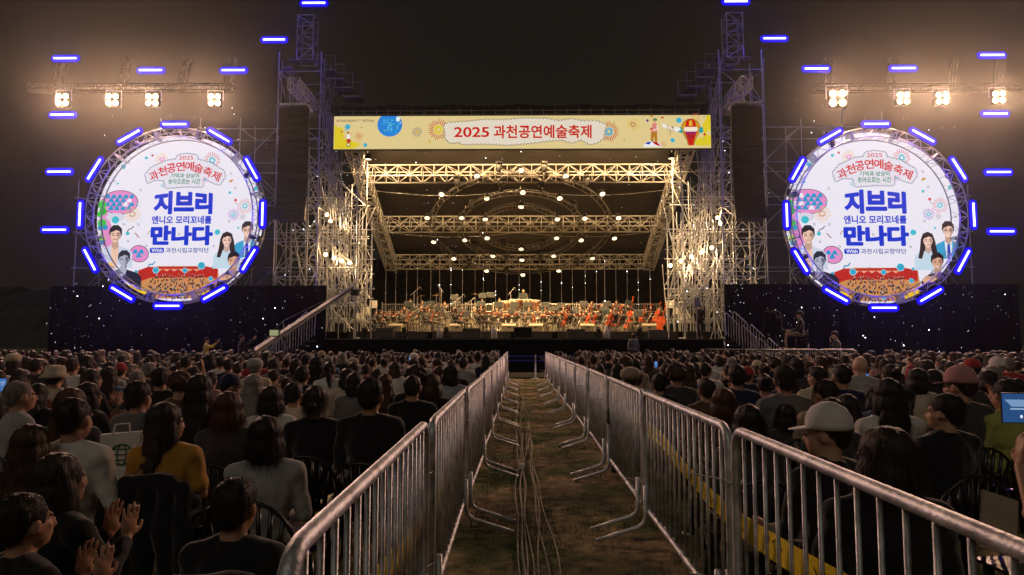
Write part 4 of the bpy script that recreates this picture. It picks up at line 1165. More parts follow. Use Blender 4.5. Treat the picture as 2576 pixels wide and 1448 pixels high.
def wedge_proto():
    t = empty('monitor_wedge', (0, 0, 0))
    b = MB(); b.prism([(-.36, -.02, 0), (-.36, .42, 0), (-.36, .42, .16), (-.36, .16, .40), (-.36, -.02, .30)], (.72, 0, 0)); b.build('cabinet', wedge_m, t)
    b = MB(); b.prism([(-.33, .435, .17), (-.33, .18, .415), (-.33, .185, .42), (-.33, .44, .175)], (.66, 0, 0)); b.build('grille', M['black'], t)
    b = MB(); b.box((0, -.025, .2), (.16, .015, .05)); b.build('handle', M['black'], t)
    return t
WG = wedge_proto(); 
for i, (zx, ox) in enumerate(((460, 1030), (1370, 1030), (2125, 1030), (2520, 1030), (960, 1480), (1865, 1480))):
    o = WG if i == 0 else copy_tree(WG); x, _ = D(zx, 700, ox)
    o.location = P(x, 840, 35.0); o.location.z = 2.0; o.rotation_euler = (0, 0, rnd.uniform(-.3, .3))
    tag(o, 'beige monitor wedge on the stage floor, %s from the left' % nth(i), 'monitor speaker', 'beige monitor wedges along the stage front')
for i, (zx, ox) in enumerate(((600, 1030), (1215, 1030), (1120, 1480), (1720, 1480), (20, 1030))):
    o = copy_tree(MOV); x, _ = D(zx, 700, ox)
    o.location = P(x, 845, 33.35); o.location.z = 1.62; o.rotation_euler = (PI, 0, rnd.uniform(-.4, .4)); 
    tag(o, 'black moving head light standing upright on the stage lip, %s from the left' % nth(i if i < 4 else 0) if i < 4 else 'black moving head light at the very left end of the stage lip', 'stage light', 'moving lights on the stage lip')
bag_m = pm('clear_bag', (0.55, 0.52, 0.45), .25, 0, .3, 20, .8)
for i, (zx, ox) in enumerate(((1120, 1030), (1912, 1030), (1235, 1480))):
    x, _ = D(zx, 780, ox); p = P(x, 845, 33.3); b = MB(); q = random.Random(i)
    prof = [(.10, 0), (.15, .02), (.16, .25), (.14, .45), (.06, .55), (.09, .62), (.02, .60)]
    b.lathe(prof, 12); b.v = [v + V((q.uniform(-.02, .02), q.uniform(-.02, .02), q.uniform(-.015, .015))) for v in b.v]
    o = b.build('plastic_bag', bag_m, smooth=True, loc=(p.x, 33.25, 1.64)); tag(o, 'crumpled clear plastic cover on the stage lip, %s from the left' % nth(i), 'plastic bag', 'clear plastic covers on the stage lip')
# white boards stepping down the stair rails on both sides
for ox, lst in ((1030, ((150, 330, 90), (45, 420, 80), (-60, 510, 80))), (1480, ((2170, 330, 90), (2265, 420, 90), (2365, 515, 80)))):
    for i, (zx, zy, w_) in enumerate(lst):
        x, y_ = D(zx, zy, ox); p = P(x, y_, 38.0); s = 'left' if ox == 1030 else 'right'
        o = empty('stair_board', (p.x, p.y, 2.0), label='white board fixed to the %s stage stair rail, %s from the top' % (s, nth(i)), cat='board', group='white boards on the stage stair rails')
        h = p.z - 2.0
        b = MB(); b.box((0, 0, h), (.42, .03, .42)); b.build('panel', M['white'], o)
        b = MB(); b.tube((-.18, .03, 0), (-.18, .03, h + .25), .02); b.tube((.18, .03, 0), (.18, .03, h + .2), .02); b.build('post', M['steel'], o)

# stage stairs with pipe handrails at both sides
for s in (-1, 1):
    o = empty('stage_stairs', (s * 9.6, 32.0, 0), label='dark stage stairs with steel handrails on the %s' % SIDE[s], cat='stairs')
    b = MB()
    for k in range(8): b.box((s * (1.8 - k * .26), -1.0, .1 + k * .2), (.30, 1.1, .05))
    b.build('tread', M['black'], o)
    for yy in (-1.6, -.42):
        for k in range(3):
            xa, xb = s * (2.0 - k * .75), s * (1.4 - k * .75); za, zb_ = .15 + k * .58, .62 + k * .58
            b = MB(); b.path([(xa, yy, za), (xa, yy, za + .95), (xa - s * .08, yy, za + 1.03), (xb + s * .02, yy, zb_ + 1.03), (xb - s * .03, yy, zb_ + .95), (xb, yy, zb_)], .022, 7)
            for j in range(1, 5):
                t = j / 5; b.tube((xa + (xb - xa) * t, yy, za + (zb_ - za) * t), (xa + (xb - xa) * t, yy, za + 1.0 + (zb_ - za) * t), .012, 5, cap=False)
            b.build('handrail', M['steel'], o)

# camera crane (jib) on the left
def crane():
    Y = 27.0
    piv = P(716, 842, Y); a = P(640, 884, Y); e = P(888, 722, Y + 1.5)
    o = empty('camera_crane', (piv.x, Y, 0), label='long camera crane arm on a tripod rising toward the left wing of the stage', cat='camera crane')
    b = MB(); b.path([rel(o, a), rel(o, e)], [.12, .085], 4); b.path([rel(o, a) - V((0, .02, .17)), rel(o, e) - V((0, .02, .13))], .022, 6); b.build('arm', M['alu'], o)
    b = MB()
    for k in range(3):
        an = 2 * PI * k / 3 + .4; b.tube((0, 0, piv.z - .1), (.6 * math.cos(an), .6 * math.sin(an), .03), .024, 7); b.tube((0, 0, .5), (.42 * math.cos(an), .42 * math.sin(an), .38), .012, 5)
    b.build('tripod', M['rubber'], o)
    b = MB(); b.tube(rel(o, P(712, 808, Y)), rel(o, a), .006, 5); b.tube(rel(o, P(712, 808, Y)), rel(o, e), .006, 5); b.tube(rel(o, P(712, 808, Y)), (0, 0, piv.z), .02, 6); b.build('stay_cable', M['steel'], o)
    b = MB(); b.box(rel(o, a) + V((-.15, 0, -.02)), (.3, .25, .3)); b.build('counterweight', M['black'], o)
    b = MB(); b.box(rel(o, P(690, 838, Y)), (.42, .06, .30)); b.build('monitor_case', M['black'], o)
    b = MB(); b.box(rel(o, P(690, 838, Y)) - V((0, .035, 0)), (.34, .006, .22)); b.build('monitor_screen', em('crane_monitor', (.55, .60, .3), .5, 'NONE'), o)
    b = MB(); b.box(rel(o, e) + V((.1, 0, -.25)), (.28, .4, .24)); b.lathe([(.07, 0), (.07, .22)], 12, rel(o, e) + V((.1, .2, -.25)), Euler((-PI / 2, 0, 0)).to_matrix()); b.build('camera', M['black'], o)
crane()
# loudspeaker on pole and railings at right, by the wing
p = P(1752, 762, 33.0); o = empty('pole_speaker', (p.x, p.y, 2.0), label='grey box loudspeaker on a pole at the right wing', cat='loudspeaker')
b = MB(); b.box((0, 0, p.z - 2), (.26, .28, .46)); b.build('cabinet', M['grey'], o); b = MB(); b.tube((0, 0, -.4), (0, 0, p.z - 2.2), .02); b.build('pole', M['steel'], o)
for i in range(3):                                    # low barriers round the right camera platform
    a = P(1875 + i * 92, 880, 24.6); o = barrier(0, 0, 1.85, 'low steel barrier in front of the right camera platform, %s from the left' % nth(i), 'barriers round the right camera platform')
    o.location = (a.x, a.y, a.z - 1.10); o.rotation_euler = (0, 0, -PI / 2); o.scale = (1, .72, 1)
# right camera platform
pl = empty('camera_platform', (9.9, 25.9, 0), label='low black camera platform among the crowd on the right', cat='platform')
b = MB(); b.box((-.9, 0, 1.16), (3.9, 1.7, .08)); b.build('deck', M['black'], pl)
b = MB()
for x in (-2.7, -.9, .9):
    for yq in (-.75, .75): b.tube((x, yq, 0), (x, yq, 1.12), .03)
b.build('leg', M['steel'], pl)
def tripod_cam(px, pyt, Y, zf, label, cover):
    p = P(px, pyt, Y); o = empty('video_camera', (p.x, Y, zf), label=label, cat='video camera'); h = p.z - zf
    b = MB()
    for k in range(3):
        an = 2 * PI * k / 3 + .6; b.tube((0, 0, h * .62), (.5 * math.cos(an), .5 * math.sin(an), .02), .022, 7)
    b.lathe([(.06, 0), (.08, .08), (.05, .14)], 10, (0, 0, h * .60)); b.build('tripod', M['rubber'], o)
    b = MB(); b.box((0, 0, h * .86), (.24, .55, .30)); b.lathe([(.07, 0), (.09, .3)], 12, (0, .28, h * .86), Euler((-PI / 2, 0, 0)).to_matrix()); b.box((-.16, -.15, h * .98), (.1, .2, .12)); b.build('camera_body', M['black'], o)
    if cover:
        b = MB(); q = random.Random(2)
        for r_, z in ((.12, 1.02), (.34, .98), (.42, .80), (.36, .58), (.44, .45)):
            for j in range(12):
                an = 2 * PI * j / 12; rr = r_ * q.uniform(.75, 1.1); b.v.append(V((rr * math.cos(an), rr * math.sin(an), h * z)))
        for i in range(4):
            for j in range(12): b._f([(i * 12 + j, i * 12 + (j + 1) % 12, (i + 1) * 12 + (j + 1) % 12, (i + 1) * 12 + j)])
        b.build('rain_cover', M['cloth'], o)
tripod_cam(1942, 783, 25.6, 1.2, 'video camera on a tripod under a dark cover on the right platform', True)
b = MB(); b.lathe([(.032, 0), (.034, .14), (.02, .18), (.012, .20), (.012, .225)], 12); p = P(2034, 872, 25.3)
o = b.build('water_bottle', pm('bottle_plastic', (.55, .45, .6), .15), smooth=True, loc=(p.x, 25.3, 1.2)); tag(o, 'clear water bottle with pale cap standing on the right camera platform', 'bottle')
# ------------------------------------------------------------------ people: organic surfaces by voxel union
def organic(name, b, voxel, mats, smooth=2, disp=0.0, dscale=12, face=None, stretch=(1, 1, 1)):
    me0 = b.mesh('tmp', []); me0.materials.clear()
    o = bpy.data.objects.new('tmp', me0)
    m = o.modifiers.new('r', 'REMESH'); m.mode = 'VOXEL'; m.voxel_size = voxel; m.use_smooth_shade = True
    if smooth:
        s_ = o.modifiers.new('s', 'SMOOTH'); s_.iterations = smooth; s_.factor = .5
    me = evaluated_mesh(o); bpy.data.meshes.remove(me0)
    me.name = name
    if disp:
        for v in me.vertices:
            n = noise.noise(V((v.co.x * dscale * stretch[0], v.co.y * dscale * stretch[1], v.co.z * dscale * stretch[2])))
            v.co += v.normal * (n * disp)
    me.materials.clear()
    for q in mats: me.materials.append(q)
    if face:
        for p in me.polygons:
            k = face(p.center)
            if k: p.material_index = k
    return me

skin_m = [pm('skin', (.46, .26, .17), .55, 0, .06, 14, spec=.4), pm('skin_tan', (.42, .23, .14), .5, 0, .06, 14, spec=.4), pm('skin_fair', (.60, .38, .28), .5, 0, .05, 14, spec=.4)]
eye_m = pm('eye_dark', (.02, .012, .01), .2); lip_m = pm('lip', (.38, .12, .10), .4)
def hair_mat(name, col):
    m = pm(name, col, .60, 0, .3, 10, spec=.4); t = m.node_tree; b = t.nodes['Principled BSDF']
    tc = t.nodes.new('ShaderNodeTexCoord'); mp = t.nodes.new('ShaderNodeMapping'); mp.inputs['Scale'].default_value = (130, 130, 7)
    n = t.nodes.new('ShaderNodeTexNoise'); n.inputs['Scale'].default_value = 1.0; n.inputs['Detail'].default_value = 3
    bp = t.nodes.new('ShaderNodeBump'); bp.inputs['Strength'].default_value = .9; bp.inputs['Distance'].default_value = .006
    t.links.new(tc.outputs['Object'], mp.inputs[0]); t.links.new(mp.outputs[0], n.inputs['Vector']); t.links.new(n.outputs[0], bp.inputs['Height']); t.links.new(bp.outputs[0], b.inputs['Normal'])
    return m
HAIR = {'black': hair_mat('hair_black', (.008, .006, .005)), 'dark': hair_mat('hair_dark_brown', (.018, .010, .007)), 'brown': hair_mat('hair_brown', (.040, .018, .010)),
        'auburn': hair_mat('hair_auburn', (.060, .022, .012)), 'grey': hair_mat('hair_grey', (.20, .18, .17)), 'blond': hair_mat('hair_blond', (.32, .20, .10))}
CLOTH = {}
for nm, c in (('black', (.010, .010, .012)), ('charcoal', (.045, .042, .042)), ('concert black', (.050, .044, .038)), ('navy', (.012, .016, .05)), ('grey', (.13, .13, .13)), ('light grey', (.32, .32, .32)), ('white', (.62, .60, .57)),
              ('cream', (.52, .45, .33)), ('beige', (.35, .27, .18)), ('mustard', (.42, .22, .03)), ('brown', (.09, .05, .03)), ('olive', (.08, .09, .04)), ('red', (.35, .03, .03)),
              ('pink', (.45, .22, .22)), ('denim blue', (.09, .13, .22)), ('yellow', (.50, .42, .07)), ('lime', (.36, .38, .10))):
    CLOTH[nm] = pm('fabric_' + nm.replace(' ', '_'), c, .9, 0, .12, 5, .6, .2, 9, sheen=.3)

def limb(b, pts, rs):
    b.path(pts, rs, 10)
    for p, r in zip(pts, rs): b.ell(p, r, 10, 6)

def hand(b, w, d, n, k=1.0, curl=.25, side=1):
    """five separate fingers: w wrist, d finger direction, n palm normal"""
    w, d, n = V(w), V(d).normalized(), V(n).normalized(); n = (n - d * n.dot(d)).normalized(); t = d.cross(n) * side
    Mx = Matrix((t, n, d)).transposed()
    b.ell(w + d * .045 * k, (.040 * k, .016 * k, .050 * k), 12, 8, Mx); b.ell(w + d * .062 * k, (.041 * k, .014 * k, .032 * k), 12, 8, Mx)
    b.ell(w + d * .03 * k + t * .022 * k + n * .006 * k, (.018 * k, .016 * k, .030 * k), 10, 6, Mx)
    for i, (off, L, sp) in enumerate(((.031, .068, .10), (.011, .078, .02), (-.010, .072, -.05), (-.030, .056, -.14))):
        p = w + d * (.085 - .004 * abs(i - 1)) * k + t * off * k; dd = (d + t * sp).normalized()
        p1 = p + dd * L * .45 * k + n * curl * .010 * k
        d2 = (dd + n * curl * .9).normalized(); p2 = p1 + d2 * L * .30 * k; d3 = (dd + n * curl * 1.7).normalized(); p3 = p2 + d3 * L * .25 * k
        limb(b, [p - dd * .01 * k, p1, p2, p3], [.0092 * k, .0085 * k, .0078 * k, .0068 * k])
    p = w + d * .022 * k + t * .030 * k; p1 = p + (t * .8 + d * .7).normalized() * .036 * k; p2 = p1 + (t * .35 + d * .9 + n * .3).normalized() * .03 * k
    limb(b, [p, p1, p2], [.013 * k, .0105 * k, .009 * k])

HC = V((0, .012, 1.098))
def head_shape(b, c, Mh):
    def e(p, r, nu=14, nv=10): b.ell(c + Mh @ V(p), r, nu, nv, Mh)
    e((0, -.012, .018), (.076, .094, .094)); e((0, .028, -.045), (.060, .066, .074)); e((0, .055, -.085), (.032, .034, .026))
    for s in (-1, 1):
        e((s * .077, .004, -.012), (.010, .020, .031), 8, 6); e((s * .034, .066, -.028), (.022, .018, .018), 8, 6); e((s * .03, .078, .018), (.024, .010, .009), 8, 6)
    e((0, .098, -.024), (.011, .016, .026), 8, 6); e((0, .106, -.036), (.014, .011, .010), 8, 6); e((0, .088, -.064), (.022, .010, .011), 8, 6)

def make_pose(L, Rr, legs='sit', yaw=0.0, pitch=0.0, lean=0.0, hands=(((0, 1, .2), (1, 0, 0)), ((0, 1, .2), (-1, 0, 0))), hk=1.0, curl=.25, voxel=.013, sleeves='long', width=1.0, name='body', shorts=False):
    """L/Rr: (elbow, wrist). Returns body, top, trousers meshes and the head matrix"""
    dz = .47 if legs == 'stand' else 0
    Ml = Euler((-lean, 0, 0)).to_matrix(); piv = V((0, 0, .5 + dz))
    def U(p, w=True): 
        p = V(p)
        if w: p.x *= width
        p.z += dz
        return piv + Ml @ (p - piv)
    Mh = Ml @ Euler((pitch, 0, yaw)).to_matrix(); hc = U(HC)
    out = {}
    sh = [U((-.165, 0, .895)), U((.165, 0, .895))]
    el = [U(L[0]), U(Rr[0])]; wr = [U(L[1]), U(Rr[1])]
    def torso(b, g):
        b.ell(U((0, .0, .52)), (.165 * width + g, .125 + g, .12 + g)); b.ell(U((0, 0, .66)), (.135 * width + g, .105 + g, .16 + g)); b.ell(U((0, .0, .79)), (.165 * width + g, .112 + g, .16 + g)); b.ell(U((0, -.01, .87)), (.150 * width + g, .09 + g, .075 + g))
        limb(b, [sh[0], U((-.05, 0, .945))], [.058 + g, .045 + g]); limb(b, [sh[1], U((.05, 0, .945))], [.058 + g, .045 + g])
    def legsf(b, g):
        for s in (-1, 1):
            if legs == 'sit': pts = [V((s * .085, .02, .50)), V((s * .12, .42, .48)), V((s * .13, .46, .25)), V((s * .13, .44, .09))]
            else: pts = [V((s * .085, 0, .95)), V((s * .10, .01, .50)), V((s * .105, 0, .28)), V((s * .11, -.01, .09))]
            if g > 0 and shorts: limb(b, [pts[0], pts[0].lerp(pts[1], .8)], [.084 + g, .066 + g]); continue
            limb(b, pts, [.082 + g, .058 + g, .048 + g, .036 + g])
            f = pts[-1]; b.ell(f + V((0, .05, -.05)), (.04 + g, .11 + g, .032 + g))
    b = MB(); torso(b, -.006); legsf(b, -.006)
    limb(b, [U((0, -.005, .93)), hc + Mh @ V((0, -.015, -.05))], [.058, .052])
    head_shape(b, hc, Mh)
    for k in (0, 1):
        limb(b, [sh[k], el[k], wr[k]], [.046, .037, .025])
        hd, hn = hands[k]; hand(b, wr[k], Ml @ V(hd), Ml @ V(hn), hk, curl, 1 if k == 0 else -1)
    Mi = Mh.inverted()
    def face(c):
        q = Mi @ (c - hc)
        if q.y > .05:
            for s in (-1, 1):
                if (q.x - s * .031) ** 2 / .013 ** 2 + (q.z - .002) ** 2 / .006 ** 2 < 1: return 1
            if (q.x / .022) ** 2 + ((q.z + .064) / .007) ** 2 < 1: return 2
        return 0
    out['body'] = organic(name, b, voxel, [skin_m[0], eye_m, lip_m], 2, face=face)
    b = MB(); torso(b, .010)
    b.path([U((0, -.005, .93)), U((0, -.002, .975))], [.075, .066], 14)
    for k in (0, 1):
        if sleeves == 'long': limb(b, [sh[k], el[k], el[k].lerp(wr[k], .88)], [.062, .052, .038])
        else: limb(b, [sh[k], sh[k].lerp(el[k], .75)], [.064, .060])
    out['top'] = organic('shirt', b, .013, [CLOTH['black']], 2, .014, 15, stretch=(.8, 1, .8))
    b = MB(); legsf(b, .008); b.ell(V((0, 0, .51 + dz)), (.172 * width, .135, .12))
    out['trousers'] = organic('trousers', b, .02, [CLOTH['charcoal']], 2, .006, 9)
    out['head'] = (hc, Mh)
    return out

def hair_mesh(style, hc, Mh, strands=500, voxel=.011, seed=1):
    b = MB(); q = random.Random(seed)
    def e(p, r): b.ell(hc + Mh @ V(p), r, 16, 10, Mh)
    if style == 'short':
        e((0, -.022, .035), (.086, .100, .092)); e((0, -.060, -.005), (.072, .060, .075))
        if seed % 2: e((0, .02, .085), (.062, .07, .038))
    elif style == 'crop':
        e((0, -.020, .030), (.081, .098, .090)); e((0, -.058, -.005), (.066, .056, .066))
    elif style == 'bob':
        e((0, -.022, .035), (.096, .108, .096)); e((0, -.045, -.05), (.104, .085, .105)); e((-.075, .0, -.06), (.034, .06, .08)); e((.075, .0, -.06), (.034, .06, .08)); e((0, -.06, -.10), (.085, .05, .06))
    elif style == 'long':
        e((0, -.022, .035), (.092, .106, .096)); e((0, -.055, -.05), (.096, .075, .11)); e((0, -.085, -.17), (.105, .045, .13)); e((0, -.105, -.28), (.095, .036, .11)); e((-.078, -.01, -.10), (.026, .05, .13)); e((.078, -.01, -.10), (.026, .05, .13))
    elif style == 'curly':
        e((0, -.022, .03), (.10, .112, .10)); 
        for _ in range(60):
            a, t = q.uniform(0, 2 * PI), q.uniform(-.4, 1.4)
            e((.10 * math.cos(a) * math.cos(t), -.03 + .11 * math.sin(a) * math.cos(t) * (1 if math.sin(a) < .3 else .6), .03 + .10 * math.sin(t)), (.026, .026, .026))
    elif style == 'bun':
        e((0, -.020, .032), (.084, .100, .092)); e((0, -.055, -.01), (.074, .062, .07)); e((0, -.125, .055 if seed % 2 else -.02), (.04, .038, .036))
    elif style == 'pony':
        e((0, -.020, .032), (.084, .100, .092)); e((0, -.055, -.01), (.074, .062, .07)); e((0, -.12, 0), (.030, .030, .04)); e((0, -.135, -.10), (.034, .026, .10)); e((.01, -.14, -.19), (.022, .02, .06))
    me = organic('hair', b, voxel, [HAIR['black']], 1, .006, 42, stretch=(1, 1, .12))
    if strands:                                       # loose strands standing off the shell
        vs = me.vertices; n = len(vs); base = len(vs)
        co = [v.co.copy() for v in vs]; no = [v.normal.copy() for v in vs]; fs = [tuple(p.vertices) for p in me.polygons]
        b = MB(); b.v = co; b.f = fs; b.m = [0] * len(fs); b.c = [(1, 1, 1)] * len(fs)
        top = hc.z
        for _ in range(strands):
            i = q.randrange(n); p, nn = co[i], no[i]
            if p.y > hc.y + .07: continue
            L = q.uniform(.012, .028) if style in ('short', 'crop', 'curly') else q.uniform(.04, .12)
            d = (nn * q.uniform(.05, .38) + V((q.uniform(-.4, .4), q.uniform(-.4, .2), -.9 if style not in ('short', 'crop') or p.z < top else q.uniform(-.3, .5)))).normalized()
            s_ = d.cross(V((q.uniform(-1, 1), q.uniform(-1, 1), .3))).normalized() * .0009
            pts = [p - nn * .003]
            for k in range(3):
                pts.append(pts[-1] + d * L / 3); d = (d + V((0, 0, -.25)) + V((q.uniform(-.2, .2), q.uniform(-.2, .2), 0))).normalized()
            k0 = len(b.v)
            for j, pp in enumerate(pts): b.v += [pp - s_ * (1 - j * .3), pp + s_ * (1 - j * .3)]
            b._f([(k0 + 2 * j, k0 + 2 * j + 1, k0 + 2 * j + 3, k0 + 2 * j + 2) for j in range(3)])
        bpy.data.meshes.remove(me)
        me = b.mesh('hair', [HAIR['black']], smooth=True)
    return me

def cap_mesh(kind, hc, Mh):
    b = MB()
    def T(p): return hc + Mh @ V(p)
    if kind == 'cap':
        prof = [(.098, 0), (.100, .02), (.095, .055), (.072, .095), (.03, .118), (.004, .122)]
        b.lathe([(r, z) for r, z in prof], 20, T((0, -.012, .025)), Mh @ Matrix.Diagonal((.96, 1.10, 1.08)).to_3x3(), cap=True)
        pts = [T((.075 * math.cos(a), .06 + .115 * math.sin(a), .028 + .012 * math.sin(a) * 0 - .02 * math.sin(a))) for a in [PI * i / 10 for i in range(11)]]
        b.prism(pts, Mh @ V((0, 0, .006))); b.ell(T((0, -.012, .148)), .007, 6, 4)
    else:
        prof = [(.100, -.02), (.118, .03), (.112, .07), (.08, .10), (.03, .115), (.004, .117)] if kind == 'beret' else [(.15, -.03), (.104, .01), (.100, .06), (.088, .085), (.03, .095), (.004, .095)]
        b.lathe(prof, 20, T((0, -.015, .03)), Mh @ Matrix.Diagonal((.95, 1.05, 1)).to_3x3(), cap=True)
    return b.mesh('cap', [CLOTH['beige']], smooth=True)

rest = (((-.215, .05, .66), (-.11, .30, .58)), ((.215, .05, .66), (.11, .30, .58)))
clap = (((-.20, .12, .70), (-.055, .27, .80)), ((.20, .12, .70), (.085, .27, .80)))
fold = (((-.205, .07, .66), (.06, .20, .70)), ((.205, .07, .66), (-.06, .19, .68)))
phone = (((-.215, .05, .66), (-.08, .27, .62)), ((.26, .20, .82), (.20, .30, 1.02)))
chin = (((-.215, .05, .66), (-.08, .24, .66)), ((.16, .18, .72), (.03, .16, .93)))
up = ((0, .15, 1), (1, 0, .1)), ((0, .15, 1), (-1, 0, .1))
POSES = {
    'rest': make_pose(*rest), 'fold': make_pose(*fold, hands=(((1, .2, 0), (0, -1, 0)), ((-1, .2, 0), (0, -1, 0))), sleeves='short'),
    'clap': make_pose(*clap, hands=up, pitch=.08, voxel=.008, curl=.12), 'turnl': make_pose(*rest, yaw=.65), 'turnr': make_pose(*rest, yaw=-.7, sleeves='short'),
    'phone': make_pose(*phone, hands=(((0, 1, .2), (1, 0, 0)), ((-.1, .1, 1), (-1, .2, 0))), curl=.7, voxel=.008, sleeves='short'),
    'chin': make_pose(*chin, hands=(((0, 1, .2), (1, 0, 0)), ((0, 0, 1), (0, -1, 0))), curl=.6, pitch=-.12, lean=.10),
}
HSTY = ['short', 'crop', 'bob', 'long', 'curly', 'bun', 'pony']
HM = {}
for pk in POSES:
    hc, Mh = POSES[pk]['head']
    for st in HSTY: HM[pk, st] = None
    for cp_ in ('cap', 'beret', 'hat'): HM[pk, cp_] = None
def get_hair(pk, st, near):
    key = (pk, st, near)
    if key not in HM or HM[key] is None:
        hc, Mh = POSES[pk]['head']; HM[key] = hair_mesh(st, hc, Mh, 2200 if near else 220, .009 if near else .014, len(st) + (1 if near else 0))
    return HM[key]
def get_cap(pk, kd):
    key = (pk, kd, 'c')
    if key not in HM: hc, Mh = POSES[pk]['head']; HM[key] = cap_mesh(kd, hc, Mh)
    return HM[key]

def setmat(o, m, slot=0):
    o.material_slots[slot].link = 'OBJECT'; o.material_slots[slot].material = m

HWORD = {'short': 'short', 'crop': 'cropped', 'bob': 'chin-length', 'long': 'long', 'curly': 'curly', 'bun': 'tied-up', 'pony': 'ponytailed'}
def person(loc, rz_, scale, pk, st, hcol, top, label, group, near=False, cap=None, capcol='beige', skin=0, trousers='charcoal', width=1.0):
    o = empty('person', loc, rz_, label, 'person', group); o.scale = (scale * width, scale, scale)
    ps = POSES[pk]
    c = mobj('body', ps['body'], o); setmat(c, skin_m[skin])
    c = mobj('shirt', ps['top'], o); setmat(c, CLOTH[top])
    c = mobj('trousers', ps['trousers'], o); setmat(c, CLOTH[trousers])
    if st: c = mobj('hair', get_hair(pk, st, near and not cap), o); setmat(c, HAIR[hcol])
    if cap: c = mobj('cap' if cap != 'beret' else 'beret', get_cap(pk, cap), o); setmat(c, CLOTH[capcol])
    return o

# glossy black plastic chair
def chair_meshes():
    gl = pm('chair_plastic', (.010, .010, .011), .26, 0, .2, 4)
    b = MB()
    b.path([(.25 * math.cos(a), -.20 - .05 * math.sin(a), .46 + .40 * math.sin(a)) for a in [PI * i / 14 for i in range(15)]], .012, 7)
    for i in range(7):
        x = -.17 + .34 * i / 6; t = math.sqrt(1 - (x / .25) ** 2); b.path([(x * .8, -.205, .44), (x, -.20 - .05 * t - .008, .46 + .39 * t)], .012, 6)
    b.path([(-.25, -.2, .62), (-.27, -.02, .66), (-.26, .18, .64), (-.24, .2, .44)], .014, 6); b.path([(.25, -.2, .62), (.27, -.02, .66), (.26, .18, .64), (.24, .2, .44)], .014, 6)
    back = b.mesh('backrest', gl, smooth=True)
    b = MB(); b.prism([(-.22, -.2, .41), (.22, -.2, .41), (.23, .22, .43), (-.23, .22, .43)], (0, 0, .02)); seat = b.mesh('seat', gl)
    b = MB(); b.tube((0, 0, 0), (0, 0, .42), .020, 8, .026); leg = b.mesh('leg', gl, smooth=True)
    return back, seat, leg
CHM = chair_meshes()
def chair(loc, rz_, label):
    o = empty('plastic_chair', loc, rz_, label, 'chair', 'black plastic chairs of the audience'); o.scale = (1, 1, .84)
    mobj('backrest', CHM[0], o); mobj('seat', CHM[1], o)
    for x in (-.22, .22):
        for y in (-.19, .19): mobj('leg', CHM[2], o, (x, y, 0), (R(4) * (1 if y > 0 else -1), R(4) * (1 if x < 0 else -1), 0))
    return o

